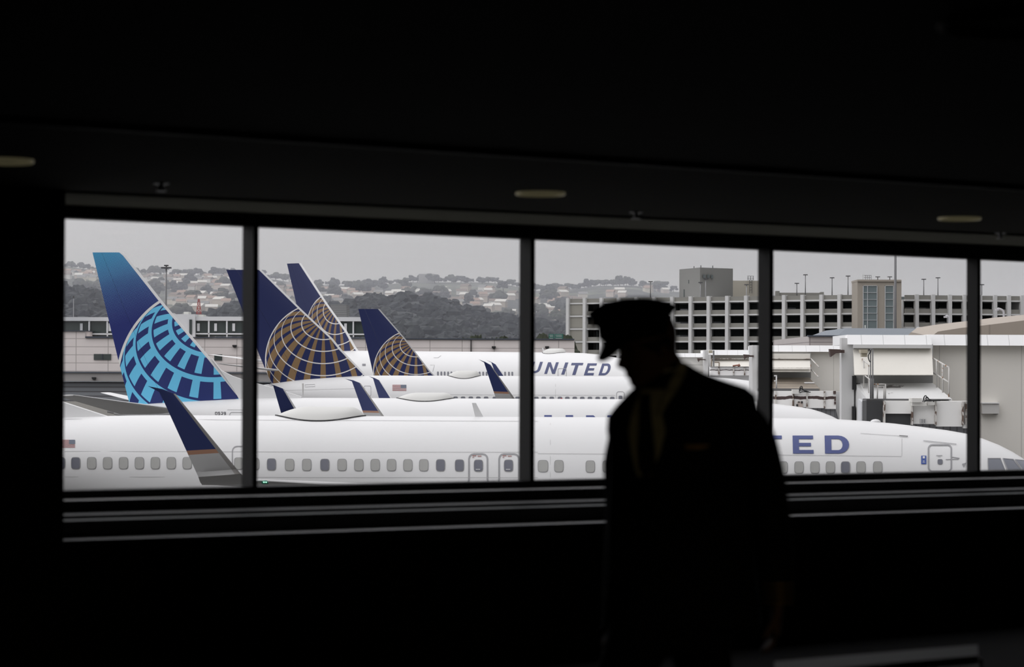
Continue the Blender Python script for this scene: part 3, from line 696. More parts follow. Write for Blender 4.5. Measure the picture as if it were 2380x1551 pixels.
for px, h, wd in ((741, 8, 1.0), (1290, 13, .8), (1366, 11, 1.0), (1380, 9, 1.0), (1340, 7, 1.2), (1405, 9, 1.1), (1440, 14, .8), (1456, 13, .8), (1424, 9, .9), (1468, 8, .9), (1537, 14, 1.2), (1522, 11, 1.1), (1080, 10, 1.4), (1120, 9, 1.4), (1010, 12, 1.3), (340, 7, 1), (372, 7, 1), (400, 6, 1.4), (530, 10, 1.2), (545, 9, 1.2)):
    X = (px - CX) / F * (YR - 60); tree(V((X, YR - 60, far_z(X, YR - 60) - 1)), h, RL, RG, wd)
for (x0, y0, x1, y1), n in (((152, 664, 240, 700), 12), ((340, 660, 545, 700), 26), ((420, 700, 545, 740), 20), ((620, 670, 1000, 712), 34), ((1000, 676, 1200, 745), 30), ((1244, 690, 1345, 770), 20)):
    for _ in range(n):
        p = drop(rn.uniform(x0, x1), rn.uniform(y0, y1))
        if p and not any((p - q_).length < 9 for q_ in TPOS + HPOS): TPOS.append(p); tree(p - V((0, 0, 1)), rn.uniform(7, 14), 'dark tree between the houses of the hazy hillside', 'trees among the hillside houses', 1.2)
if True:
    cb_ = MB(); r5 = random.Random(5)
    for _ in range(1700):
        Y = YN + 6 - 330 * r5.random() ** 1.3; px = r5.uniform(60, 1420); X = (px - CX) / F * Y; z0 = near_z(X, Y); rad = r5.uniform(2.2, 4.6); c = V((X, Y, z0 + rad * .15)); rings = []
        for i in range(1, 5): rings.append([c + V((sin(pi * i / 5) * cos(2 * pi * j / 7), sin(pi * i / 5) * sin(2 * pi * j / 7), -cos(pi * i / 5) * .9)) * rad * r5.uniform(.75, 1.25) for j in range(7)])
        cb_.loft(rings)
    tag(cb_.build('woodland_canopy', wm), 'dense dark tree canopy covering the nearer slope behind the tails', 'woodland', kind='stuff')
for _ in range(0):
    px = rn.choice([rn.uniform(150, 300), rn.uniform(700, 1330), rn.uniform(480, 640)]); X = (px - CX) / F * (YN - 15)
    Y = YN - 15 - rn.uniform(0, 120); X = (px - CX) / F * Y
    tree(V((X, Y, near_z(X, Y) - 2.6)), rn.uniform(5, 7.5), 'dark tree in the wood on the nearer dim slope', 'trees of the nearer wood', 1.3)
p = P(992, 668, YR - 40); b = MB().box((p.x - 9, YR - 50, p.z - 10), (p.x + 9, YR - 30, p.z + 15)).build('ridge_building', mat('pale_concrete', (.3, .3, .3)))
tag(b, 'blocky faint building rising out of the ridge line', 'building')
# low trees and sign just behind the terminal roof
for px, py, h in ((1124, 779, 0), (1136, 778, 0), (1160, 780, 0), (1172, 782, 0), (1317, 769, 0), (1309, 779, 0), (1070, 786, 0), (1250, 782, 0), (1265, 776, 0), (1192, 785, 0)):
    q = P(px, py, 520); tree(V((q.x, 520, 0)), q.z + h, 'green tree top showing just above the terminal roof edge', 'trees behind the terminal roof', .42, 1 + 2 * rn.randrange(2))
sg = thing('highway_sign', 'green highway sign above the terminal roof edge beside the garage', 'sign', (P(1297, 800, 480).x, 480, 0))
o3 = sg.location
GS = mat('sign_green', (.02, .13, .10), .5)
for x0, x1 in ((1275.5, 1288.5), (1290, 1309)):
    b = MB(); pxbox(b, x0, 776.5, x1, 791, 480, 480.2); pn = b.build('sign_panel', GS, sg, o3)
    b = MB(); [pxbox(b, x0 + 1.5 + (k % 2), y, x1 - 3, y + 1, 479.95, 480.05) for k, y in enumerate((779, 782, 786))]; b.build('legend', mat('sign_white', (.5, .55, .53)), pn, o3)
b = MB()
for q in (1280, 1304): pp = P(q, 791, 480.3); b.tube([(pp.x, 480.3, 0), (pp.x, 480.3, pp.z + .5)], .12)
b.build('post', STEEL, sg, o3)
# ------------------------------------------------------------------ haze over the hills
hz = MB().box((-1500, 760, -1), (1500, 4200, 140)).build('haze', None or bpy.data.materials.new('haze')); tag(hz, 'thin bluish mist hanging over the hills', 'haze', kind='stuff')
m = hz.data.materials[0]; m.use_nodes = True; m.node_tree.nodes.clear()
vo = m.node_tree.nodes.new('ShaderNodeVolumeScatter'); vo.inputs['Color'].default_value = (.77, .79, .875, 1); vo.inputs['Density'].default_value = .00036; vo.inputs['Anisotropy'].default_value = 0
om = m.node_tree.nodes.new('ShaderNodeOutputMaterial'); m.node_tree.links.new(vo.outputs[0], om.inputs['Volume'])
# ------------------------------------------------------------------ terminal behind the airplanes
CLAD = lines_mat('beige_cladding', (.76, .70, .68), (.42, .385, .37), 4.3, 1.08, .10, wz=.09)
TGREY = mat('terminal_grey', (.60, .615, .63), .6, noise_amt=.05, noise_scale=.4); TDARK = mat('terminal_coping', (.05, .06, .08), .5)
GLS = mat('terminal_glass', (.03, .045, .042), .12); q = NT(GLS); q.coord(); q.out(q.mix(q.noise(.25, 4), (.02, .03, .03), (.085, .10, .095)))
YT = 345.
te = thing('terminal', 'long beige terminal with panel cladding and a glazed upper corridor behind the tails', 'building', (P(700, 860, YT).x, YT, 0)); o3 = te.location
def tp_(name, m, parent, *boxes, **k):
    b = MB(); [pxbox(b, *q) for q in boxes]; return b.build(name, m, parent, o3 if 'off' not in k else k['off'])
b = MB(); pxbox(b, 100, 785.5, 1335, 868, YT, YT + 30); pxbox(b, 100, 770, 198, 786, YT, YT + 6); b.build('clad_wall', CLAD, te, o3)
tp_('coping', TDARK, te, (198, 782, 300, 786, YT - .3, YT + 1), (300, 783, 850, 787, YT - .3, YT + 1), (850, 786, 1335, 790.5, YT - .3, YT + 30))
tp_('coping', TDARK, te, (100, 768, 200, 770.5, YT - .3, YT + 6))
LOW = mat('terminal_base', (.34, .325, .32), .7); b = MB(); pxbox(b, 100, 868, 1335, 890, YT - .1, YT + 20); b.build('base_band', LOW, te, o3)
b = MB(); pxbox(b, 100, 866.5, 1335, 868.5, YT - .4, YT); b.build('ledge', TDARK, te, o3)
LOUV = lines_mat('louvres', (.24, .255, .275), (.12, .12, .13), None, .62, .1, wz=.2)
b = MB(); pxbox(b, 100, 890, 1335, 995, YT + 1.2, YT + 20, zb=0); b.build('louvre_wall', LOUV, te, o3)
b = MB(); pxbox(b, 100, 933, 1335, 1000, YT + .6, YT + 1.2, zb=0); b.build('kerb_wall', mat('kerb_stone', (.42, .405, .375), .8), te, o3)
b = MB(); pxbox(b, 218, 823, 258, 837, YT - .15, YT + .2); win = b.build('window', GLS, te, o3); tp_('mullion', TDARK, win, (237, 823, 238.4, 837, YT - .3, YT))
b = MB(); pxbox(b, 498, 824, 516, 838, YT - .15, YT + .2); b.build('window', GLS, te, o3)
b = MB(); pxbox(b, 1093.6, 790, 1095.4, 880, YT - .25, YT); b.build('downpipe', DARK, te, o3)
for px, py in ((218, 880), (545, 805), (1148, 808), (1272, 808)):
    b = MB(); pxbox(b, px - 5, py - 3, px + 4, py + 1, YT - .6, YT); pxbox(b, px - 3, py + 1, px + 3, py + 3, YT - .5, YT); b.build('wall_lamp', DARK, te, o3)
up_ = MB(); pxbox(up_, 100, 737, 410, 747, YT + 5.6, YT + 30); pxbox(up_, 452, 736, 850, 747, YT + 5.6, YT + 30)
up_.build('roof_band', TGREY, te, o3)
b = MB(); pxbox(b, 405, 730.5, 453, 786, YT + 5, YT + 30); st = b.build('stair_block', TGREY, te, o3)
b = MB(); pxbox(b, 440, 743, 446, 778, YT + 4.8, YT + 5.2); b.build('slot_window', GLS, st, o3)
for x0, x1 in ((100, 405), (453, 850)):
    b = MB(); pxbox(b, x0, 747, x1, 783, YT + 6.2, YT + 7); gl = b.build('glazing', GLS, te, o3)
    b = MB(); pxbox(b, x0, 774.5, x1, 779, YT + 5.7, YT + 7); b.build('sill_band', TGREY, te, o3)
for px in (207, 249, 291, 333, 374, 485, 527, 569, 611, 653, 695, 737, 779, 821):
    b = MB(); pxbox(b, px - 1.6, 746, px + 1.6, 776, YT + 5.7, YT + 6.3); pxbox(b, px - 1, 778, px + 1.6, 784, YT + 5.7, YT + 6.3); b.build('mullion', TGREY, te, o3)
for px in (186, 252, 458, 498, 540, 800):
    b = MB(); pxbox(b, px, 752, px + 6, 770, YT + 5.95, YT + 6.25); b.build('blind_panel', TGREY, te, o3)
for x0, y0, x1, y1 in ((427, 725, 438, 731), (455, 731.5, 473, 738)):
    b = MB(); pxbox(b, x0, y0, x1, y1, YT + 8, YT + 11); b.build('roof_unit', mat('unit_white', (.62, .62, .58)), te, o3)
b = MB(); pxbox(b, 768, 708, 805, 739, YT + 15, YT + 22); b.build('louvre_housing', lines_mat('housing_grey', (.20, .20, .20), (.11, .11, .11), None, .25, .1, wz=.1), te, o3)
# lamp masts
def mast(px, ytop, ybase, Y, rad, label, heads, group=None, col=None):
    a, b_ = P(px, ytop, Y), P(px, ybase, Y); zb = b_.z; g = thing('light_mast', label, 'lamp post', (a.x, Y, zb), 0, group)
    MB().tube([(0, 0, 0), (0, 0, a.z - zb)], [rad, rad * .7], 8).build('pole', col or MASTM, g, smooth=True)
    for x0, y0, x1, y1 in heads:
        q, r = P(px + x0, ytop + y0, Y), P(px + x1, ytop + y1, Y)
        MB().box((q.x - a.x, -.35, r.z - zb), (r.x - a.x, .35, q.z - zb)).build('lamp_head', MASTD, g)
    return g
MASTM = mat('mast_grey', (.16, .16, .165), .5); MASTD = mat('mast_dark', (.06, .06, .065), .5)
hm_ = mast(386.5, 617, 740, YT + 14, .12, 'tall floodlight mast with a crown of lamps between the blue and navy tails', [(-11.5, 4, -5, 7.5), (-3.5, 4, 3.5, 8), (5, 4, 11.5, 7.5), (-4.5, -1, -.5, 2), (.5, -1, 4.5, 2)])
b = MB(); a = P(386.5, 622.5, YT + 14); b.box((-.62, -.06, a.z - hm_.location.z - .06), (.62, .06, a.z - hm_.location.z + .06)); b.build('crossbar', MASTD, hm_)
mast(171, 688, 738, YT + 10, .06, 'thin pale pole on the terminal roof beside the first mullion of the window', [(-.6, 0, 1.4, 6)], col=mat('pole_pale', (.34, .34, .35)))
lt_ = thing('lattice_tower', 'red and white steel lattice tower on the terminal roof', 'tower', (P(462, 738, YT + 20).x, YT + 20, P(462, 738, YT + 20).z)); o3 = lt_.location
RED = mat('tower_red', (.30, .07, .07), .6)
b = MB(); B = lambda x, y: P(x, y, YT + 20) - o3
for k in range(4):
    y0, y1 = 738 - 10.5 * k, 727.5 - 10.5 * k; w0, w1 = 6.5 - 1.2 * k, 6.5 - 1.2 * (k + 1)
    for (xa, ya), (xb, yb) in (((-w0, y0), (-w1, y1)), ((w0, y0), (w1, y1)), ((-w0, y0), (w1, y1)), ((w0, y0), (-w1, y1)), ((-w1, y1), (w1, y1))): b.tube([B(462 + xa, ya), B(462 + xb, yb)], .045, 5)
b.build('lattice', RED, lt_)
# ------------------------------------------------------------------ parking garage
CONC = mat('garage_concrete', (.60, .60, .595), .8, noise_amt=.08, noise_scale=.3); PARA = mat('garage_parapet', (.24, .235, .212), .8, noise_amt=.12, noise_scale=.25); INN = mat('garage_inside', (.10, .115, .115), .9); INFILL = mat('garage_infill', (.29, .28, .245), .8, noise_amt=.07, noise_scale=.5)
def garage(label, cols, A, Bp, infill=0, group='parking garage wings'):
    (pa, Ya), (pb, Yb) = A, Bp; a, b_ = P(pa, 800, Ya), P(pb, 800, Yb)
    d = V((b_.x - a.x, b_.y - a.y, 0)); L = d.length; d.normalize(); n = V((d.y, -d.x, 0)); 
    if n.y > 0: n = -n
    ang = math.atan2(d.y, d.x); g = thing('parking_garage', label, 'parking garage', (a.x, a.y, 0), ang, group)
    I = Matrix.Rotation(-ang, 3, 'Z')
    def tcol(px):               # distance along the front for a pixel column
        r = ray(px, 800); o = V((EYE.x - a.x, EYE.y - a.y)); den = r.x * d.y - r.y * d.x
        s_ = (-o.x * d.y + o.y * d.x) / den; q = V((o.x + r.x * s_, o.y + r.y * s_)); return q.x * d.x + q.y * d.y
    top, pitch = 23.9, 3.08
    ts = [tcol(c) for c in cols]
    for k in range(8):
        z = top - pitch * k
        if z < 1: break
        MB().box((0, 0.0, z - 1.0), (L, .3, z)).build('parapet', PARA, g)
        MB().box((0, -.25, z - 1.33), (L, 14, z - 1.0)).build('deck', CONC, g)
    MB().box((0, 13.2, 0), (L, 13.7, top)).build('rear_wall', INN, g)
    for t_ in (0, L): MB().box((t_ - .15, 1, 0), (t_ + .15, 13, top - 1)).build('end_wall', CONC, g)
    for t_ in ts:
        MB().box((t_ - .40, -.75, 0), (t_ + .40, .5, top + .15)).build('column', CONC, g)
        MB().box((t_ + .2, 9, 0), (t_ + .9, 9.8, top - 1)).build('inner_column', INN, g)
    for k in range(infill):
        for j in range(6):
            z = top - pitch * j; MB().box((ts[k] + .4, -.02, z - 1 - pitch + .35), (ts[k + 1] - .4, .2, z - 1.3)).build('infill_panel', INFILL, g)
    return g, ts, L, top, pitch, ang
gl_, tl, Ll, top, pitch, ga = garage('wide multi-storey parking garage with white columns behind the man in the cap', (1322, 1361, 1400, 1440, 1481, 1522, 1564, 1607, 1649, 1692, 1736, 1780, 1824, 1867, 1911, 1953), (1320, 622), (1987, 580), 1)
gr_, tr_, Lr, *_ = garage('shorter wing of the parking garage beyond the stair tower, cars on its decks', (2129, 2167, 2206, 2240, 2276, 2311, 2343, 2374), (2103, 580), (2376, 586))
# stair tower, penthouse
TAN = mat('tower_tan', (.34, .305, .26), .8, noise_amt=.06, noise_scale=.3); TG = mat('tower_glass', (.14, .175, .18), .2)
tw = thing('stair_tower', 'tan stair tower with two tall glass strips joining the garage wings', 'tower', (P(2044, 800, 572).x, 572, 0)); o3 = tw.location
b = MB(); pxbox(b, 1993, 651.5, 2095, 800, 569, 578.5, zb=0); pxbox(b, 1993, 650, 2095, 655, 568.6, 579); b.build('shaft', TAN, tw, o3)
for x0, x1, div in ((2006, 2039, (2016,)), (2057, 2077, ())):
    b = MB(); pxbox(b, x0, 664, x1, 775, 568.8, 569.4); gp = b.build('glass_strip', TG, tw, o3)
    b = MB(); [pxbox(b, x0, y, x1, y + .9, 568.6, 569) for y in (664, 680, 696, 712, 728, 744)]; [pxbox(b, x, 664, x + .9, 775, 568.6, 569) for x in (x0, x1 - .9) + div]; b.build('glazing_bars', TGREY, gp, o3)
b = MB(); [pxbox(b, 2011 + q, 640, 2011.8 + q, 651, 575, 575.1) for q in (0, 4.5, 9, 13.5)]; [pxbox(b, 2008, y, 2025, y + .8, 575, 575.1) for y in (640, 645)]; b.build('roof_railing', MASTD, tw, o3)
b = MB(); pxbox(b, 2003.5, 638, 2007.5, 651, 574, 575); b.build('roof_cabinet', TGREY, tw, o3)
b = MB(); B = lambda x, y: P(x, y, 576) - o3; b.tube([B(2003, 638), B(2000, 628), B(2000, 612)], .1, 6); b.tube([B(2000, 622), B(2003.5, 624), B(2003.5, 618)], .07, 6); b.build('aerial', MASTD, tw, o3)
for px in (2040, 2068): mast(px, 643, 652, 573, .12, 'short lamp on the tan stair tower roof, %s' % ('beside the railing' if px == 2040 else 'beside the tall grey pole'), [(-5, 0, 5, 1.8)])
ph = thing('roof_penthouse', 'dark grey concrete penthouse on the garage roof', 'building', (P(1640, 690, 618).x, 618, P(1640, 690, 618).z - 1)); o3 = ph.location
PGR = mat('penthouse_grey', (.20, .20, .19), .8, noise_amt=.05, noise_scale=.3)
q0, q1, q2 = P(1579, 623, 624), P(1627, 622, 612), P(1703.5, 624.5, 618); zt = q1.z; zb = o3.z
b = MB(); A_ = [V((q.x, q.y, zb)) for q in (q0, q1, q2)] + [V((q2.x - 6, q2.y + 14, zb)), V((q0.x + 4, q0.y + 14, zb))]
b.prism([p - o3 for p in A_], (0, 0, zt - zb)); b.build('block', PGR, ph)
for x0, y0, x1, y1, yy in ((1634, 638.5, 1640, 646.5, 612.1), (1643.5, 638.5, 1649, 646.5, 612.8), (1652.5, 639, 1657.5, 647, 613.5), (1600, 651, 1606.5, 659, 618.3), (1589, 673, 1595.5, 690, 620.9)):
    b = MB(); pxbox(b, x0, y0, x1, y1, yy, yy + 2); b.build('louvre', INN, ph, o3)
b = MB(); [b.tube([P(x, 624, 618) - o3, P(x, 617 + (x % 3), 618) - o3], .1, 5) for x in (1629, 1656.5, 1613)]; b.build('roof_aerial', MASTD, ph)
bb = thing('roof_plant_room', 'beige windowless plant room beside the dark penthouse', 'building', (P(1730, 690, 616).x, 616, P(1730, 690, 616).z - 1)); o3 = bb.location
b = MB(); pxbox(b, 1699, 652.5, 1790, 692, 618, 630, zb=o3.z); b.build('block', mat('plant_beige', (.38, .355, .30), .8), bb, o3)
b = MB(); [pxbox(b, x, y, x + 1, y2, 617, 617.2) for x, y, y2 in ((1738, 642, 651), (1744, 642, 651), (1750, 642, 651), (1742, 651, 682), (1747, 651, 682))]; [pxbox(b, 1737, y, 1752, y + .8, 617, 617.2) for y in (641.5, 646.5, 650.5)]; [pxbox(b, 1742, y, 1748, y + .8, 617, 617.2) for y in (656, 662, 668, 674)]; b.build('ladder_cage', MASTD, bb, o3)
pb = thing('roof_upstand', 'low pale block on the garage roof right of the last wide mullion', 'wall', (P(1850, 690, 612).x, 612, P(1850, 690, 612).z)); pb['label'] = 'low pale upstand along the garage roof with square end posts'; o3 = pb.location
b = MB(); pxbox(b, 1806, 680.5, 1912, 688, 612, 614, zb=o3.z - 2); b.build('upstand', PARA, pb, o3)
b = MB(); pxbox(b, 1804, 676.5, 1812, 690, 611.7, 614.3); b.build('end_post', PARA, pb, o3); b = MB(); pxbox(b, 1908, 679, 1915, 690, 611.7, 614.3); b.build('end_post', PARA, pb, o3)
LOC = {1512: 'above the cap of the man', 1852: 'first and shortest right of the wide mullion', 1872: 'tallest, second right of the wide mullion', 1934: 'third right of the wide mullion', 1971: 'beside the stair tower', 2147: 'first beyond the stair tower', 2180: 'second beyond the stair tower', 2282: 'half behind the last mullion', 1628: 'in front of the dark penthouse', 1640: 'before the penthouse windows', 1735: 'before the beige plant room'}
for px, yt in ((1512, 654), (1852, 658), (1872, 638), (1934, 645), (1971, 641), (2147, 648.5), (2180, 645), (2282, 661), (1628, 656), (1640, 648), (1735, 661)):
    Yp = 606 if px < 2000 else 597; mast(px, yt, 692, Yp, .12, 'T-shaped lamp post on the garage roof, ' + LOC[px], [(-5, 0, 5, 2)], 'garage roof lamp posts', col=MASTM if px not in (1628, 1640, 1735) else mat('pole_pale', (.3, .3, .3)))
gp_ = P(2081, 590, 300); g = thing('flag_pole', 'thick grey pole rising past the stair tower out of sight', 'pole', (gp_.x, 300, 0)); MB().tube([(0, 0, 0), (0, 0, gp_.z + 6)], [.17, .13], 12).build('shaft', MASTM, g, smooth=True)
eb = thing('end_building', 'plain tan building just past the far end of the garage, at the frame edge', 'building', (P(2395, 800, 612).x, 612, 0)); b = MB(); pxbox(b, 2378, 694, 2460, 760, 612, 618, zb=0); b.build('block', TAN, eb, eb.location.copy())
# cars on the garage decks
CP = [mat('car_' + n, c, .3, coat=.5) for n, c in (('white', (.7, .7, .7)), ('silver', (.42, .43, .44)), ('grey', (.16, .17, .18)))]
def car(k):
    r = thing('parked_car', '', 'car')
    prof = [(-2.2, .35), (-2.25, .75), (-1.5, .9), (-.9, 1.42), (.7, 1.45), (1.35, .95), (2.2, .85), (2.25, .4)]
    a = MB().prism([(x, -.85, z) for x, z in prof], (0, 1.7, 0)).build('body', CP[k], r)
    b = MB().prism([(x, -.87, z) for x, z in ((-1.35, .92), (-.85, 1.36), (.62, 1.38), (1.15, .96))], (0, 1.74, 0)).build('side_glass', INN, r)
    ws = [MB().tube([(x, y - .1, .33), (x, y + .1, .33)], .33, 12).build('wheel', DARK, r) for x in (-1.4, 1.4) for y in (-.75, .75)]
    return r, [a, b] + ws
cps = [car(k) for k in range(3)]; fc = set()
for px, lev, k, side in ((2110, 1, 0, 'r'), (2141, 1, 0, 'r'), (2155, 1, 1, 'r'), (2189, 1, 0, 'r'), (2220, 1, 1, 'r'), (2228, 1, 0, 'r'), (2289, 1, 0, 'r'), (2330, 1, 1, 'r'), (2140, 2, 1, 'r'), (2188, 2, 0, 'r'), (2222, 2, 0, 'r'), (2290, 2, 1, 'r'), (1589, 1, 1, 'l'), (1574, 2, 0, 'l'), (1590, 2, 2, 'l'), (1573, 3, 1, 'l'), (1590, 3, 2, 'l'), (1667, 2, 2, 'l'), (1840, 1, 2, 'l')):
    Yc = 583 + (px - 2092) / 286 * 14 + 3 if side == 'r' else 622 - (px - 1320) / 678 * 42 + 3.2
    X = (px - CX) / F * Yc; r, parts = cps[k]
    if k not in fc: o = r; fc.add(k)
    else:
        o = r.copy(); COL.objects.link(o)
        for ch in parts: c = ch.copy(); c.parent = o; COL.objects.link(c)
    o.location = (X, Yc, top - pitch * (lev + 1) - 1.0 + pitch); o.rotation_euler.z = rn.choice([pi / 2, -pi / 2, pi / 2 + .1])
    o.location.z = top - pitch * lev - 1.0
    tag(o, '%s car parked on %s deck of the %s' % (('white', 'silver', 'grey')[k], ('the top covered', 'the second covered', 'the third covered')[lev - 1], 'garage wing beyond the stair tower' if side == 'r' else 'wide garage behind the man'), 'car', 'cars on the garage decks')
for o in list(cps):
    pass
# ------------------------------------------------------------------ concourse roofs behind the jet bridges
cr = thing('concourse', 'slate blue hipped concourse roof above the white fascia of the jet bridge', 'building', (P(2067, 790, 236).x, 236, 0)); o3 = cr.location
SLATE = mat('slate_roof', (.14, .163, .19), .6, noise_amt=.08, noise_scale=.4); PINK = lines_mat('rosy_cladding', (.50, .46, .45), (.27, .24, .24), 3.6, .95, .08)
a, b_, c, d = P(1943, 785, 236), P(2192, 785, 236), P(2166, 763, 246), P(1966, 763, 246)
MB().hexa([q - o3 for q in (V((a.x, 236, a.z)), V((b_.x, 236, a.z)), V((b_.x, 270, a.z)), V((a.x, 270, a.z)), V((d.x, 246, d.z)), V((c.x, 246, d.z)), V((c.x, 262, d.z)), V((d.x, 262, d.z)))]).build('hip_roof', SLATE, cr)
q0, q1 = P(2128, 785, 235.8), P(2143, 763, 245.8); MB().slab([q - o3 for q in (P(2118, 779, 236 + 2.4), P(2124, 779, 236 + 2.4), P(2137, 763, 245.7), P(2131, 763, 245.7))], (0, -.12, .12)).build('roof_flashing', mat('flashing', (.3, .32, .33)), cr)
b = MB(); pxbox(b, 1880, 782, 2400, 800, 236.5, 269, zb=0); b.build('clad_wall', PINK, cr, o3)
b = MB(); pxbox(b, 1878, 779.5, 1960, 783, 236.2, 237); b.build('coping', TDARK, cr, o3)
b = MB(); pxbox(b, 2010, 756, 2012.4, 768, 247, 247.2); b.build('roof_vent', mat('unit_white', (.6, .6, .6)), cr, o3)
cs = thing('canopy_roof', 'broad tan curved canopy roof at the far side of the bridge beside the garage', 'roof', (P(2300, 790, 215).x, 215, 0)); o3 = cs.location
b = MB(); rings = []
for px, y in ((2165, 782), (2180, 771), (2230, 763), (2300, 755), (2380, 745), (2480, 736), (2600, 730)):
    p = P(px, y, 215); rings.append([V((p.x, 215, 0)) - o3, V((p.x, 215, p.z)) - o3, V((p.x, 226, p.z + .5)) - o3, V((p.x, 233, p.z - .5)) - o3, V((p.x, 233, 0)) - o3])
b.loft(rings); b.build('shell', lines_mat('canopy_tan', (.36, .31, .26), (.29, .25, .21), 6.5, None, .15), cs)
for px, y0, x1, y1 in ((2198, 735, 2207, 762), (2318, 718, 2333, 742)):
    g = thing('street_lamp', 'curved white street lamp over the tan canopy roof, ' + ('right of the tall grey pole' if px == 2198 else 'beyond the last mullion'), 'lamp post', (P(x1, y1, 240).x, 240, 0), 0, 'curved street lamps')
    B = lambda x, y: P(x, y, 240) - g.location
    MB().tube(subst([B(x1, 800), B(x1, y1), B(x1 - 1, y0 + 6), B(px + 4, y0), B(px, y0 + 1)], 4), .10, 8).build('arm', mat('lamp_white', (.5, .5, .52)), g, smooth=True)
    MB().box(B(px - 4, y0 + 4) + V((0, -.2, 0)), B(px + 3, y0) + V((0, .2, 0))).build('lamp_head', mat('lamp_white', (.5, .5, .52)), g)
# ------------------------------------------------------------------ jet bridges
JW = mat('bridge_white', (.86, .86, .86), .5, noise_amt=.05, noise_scale=1.2)
FAS = lines_mat('bridge_fascia', (.92, .92, .92), (.6, .6, .6), .72, None, .02)
JWALL = lines_mat('bridge_wall', (.84, .81, .75), (.62, .59, .55), 1.38, None, .03, noise_amt=.05)
JGREY = mat('bridge_grey', (.62, .62, .615), .55, noise_amt=.06, noise_scale=.8)
CREAM = mat('canopy_cream', (.76, .735, .675), .7, noise_amt=.04, noise_scale=1)
RUSTW = patch_mat('deck_white', (.70, .70, .69), (.16, .15, .14), .9, .655)
WOOD = lines_mat('deck_timber', (.30, .26, .21), (.20, .17, .14), None, .12, .1, wz=.03, noise_amt=.35)
BROWN = mat('lamp_brown', (.075, .048, .042), .6); RAIL = patch_mat('rail_paint', (.60, .585, .56), (.30, .17, .09), 3., .60)
HOODD = mat('hood_black', (.035, .036, .038), .6, noise_amt=.3, noise_scale=2); HOODW = patch_mat('hood_white', (.86, .855, .835), (.42, .30, .20), 2.2, .70)
BELL = lines_mat('bellows_grey', (.20, .203, .215), (.12, .12, .127), .22, None, .05)
def fascia(nm, root, x0, y0, x1, y1, Y0, Y1):   # box with a front that leans back
    p, q = P(x0, y1, Y0), P(x1, y0, Y0); o = root.location; h = (q.z - p.z) * .55
    return MB().hexa([V(v) - o for v in ((p.x, Y0, p.z), (q.x, Y0, p.z), (q.x, Y1, p.z), (p.x, Y1, p.z), (p.x, Y0 + h, q.z), (q.x, Y0 + h, q.z), (q.x, Y1, q.z), (p.x, Y1, q.z))]).build(nm, FAS, root)
def jb(label, Y, name='jet_bridge'):
    p = P(2000, 900, Y); return thing(name, label, 'jet bridge', (p.x, Y, 0))
def rails(name, lines, r, parent, o3, m=None):
    b = MB()
    for pts in lines: b.tube([P(*q) - o3 for q in pts], r, 6)
    return b.build(name, m or RAIL, parent, smooth=True)
# bridge of the nearest airplane
j1 = jb('jet bridge at the nearest airplane nose, with a black and white hood', 86); o3 = j1.location
def part(nm, m, *bx, root=None, **k):
    b = MB(); [pxbox(b, *q, **k) for q in bx]; return b.build(nm, m, root or j1, o3)
part('tunnel', JWALL, (2165, 801, 2800, 1150, 86.8, 89.8), zb=2.5)
fascia('tunnel_fascia', j1, 2160, 780, 2800, 803, 86.4, 90.2)
part('cab', JGREY, (1984, 800, 2168, 1100, 86.1, 89.6), zb=2.4)
fascia('cab_fascia', j1, 1971, 779, 2166, 801, 85.7, 89.8)
part('side_column', JGREY, (1956, 786, 1984.5, 1100, 85.9, 86.4), zb=2.4)
part('column_slot', DARK, (1981.5, 874, 1990, 906, 85.75, 86.2), (1981, 945, 1988, 980, 85.75, 86.2))
MB().slab([P(1983, 809, 85.95) - o3, P(2166, 809, 85.95) - o3, P(2169, 871.5, 84.95) - o3, P(1986, 871.5, 84.95) - o3], (0, .07, -.02)).build('awning', CREAM, j1)
part('awning_box', JGREY, (1984, 801, 2167, 810, 85.6, 86.1))
part('door_recess', mat('recess_grey', (.28, .28, .275)), (1988, 872, 2168, 892, 85.9, 86.2))
MB().slab([P(1999, 889, 86) - o3, P(2166, 889, 86) - o3, P(2213, 928.5, 83.7) - o3, P(2016, 928.5, 83.7) - o3], (0, 0, -.12)).build('roof_deck', RUSTW, j1)
MB().hexa([q - o3 for q in (P(1988, 1010, 86), P(2014, 1010, 83.6), P(2200, 1010, 83.6), P(2190, 1010, 86), P(1988, 891, 86), P(2016, 931, 83.6), P(2213, 931, 83.6), P(2166, 891, 86))]).build('deck_housing', JGREY, j1)
MB().slab([P(2002, 927, 84.7) - o3 + V((-.12, 0, 0)), P(2010.5, 934, 84.1) - o3 + V((-.12, 0, 0)), P(2010, 980, 84.1) - o3 + V((-.12, 0, 0)), P(2002, 980, 84.7) - o3 + V((-.12, 0, 0))], (.1, 0, 0)).build('side_door', mat('door_pale', (.62, .63, .65)), j1)
part('edge_flashing', mat('flashing_dark', (.10, .10, .10)), (2014, 927.5, 2120, 931.5, 82.9, 83.8), (2158, 928, 2211, 930, 83.2, 83.9))
hd = [(2014, 2055.5, 932, 1000, HOODD), (2057.5, 2119.5, 932, 962, HOODW), (2057.5, 2119.5, 960, 1000, HOODD), (2123, 2174, 936, 986, HOODW), (2176.5, 2237, 933, 992, HOODW), (2239, 2262, 933, 996, HOODW)]
for x0, x1, y0, y1, m in hd:
    o = part('hood_panel', m, (x0, y0, x1, y1, 82.4 if m is not HOODD else 82.5, 83.5))
    o['label'] = 'black worn hood panel' if m is HOODD else 'white hood panel'
RS = patch_mat('seam_rust', (.60, .58, .55), (.13, .09, .07), 5, .52)
for x in (2054.5, 2119, 2173.6, 2236.5, 2244): part('hood_seam', RS, (x, 933, x + 3.4, 988, 82.25, 82.6))
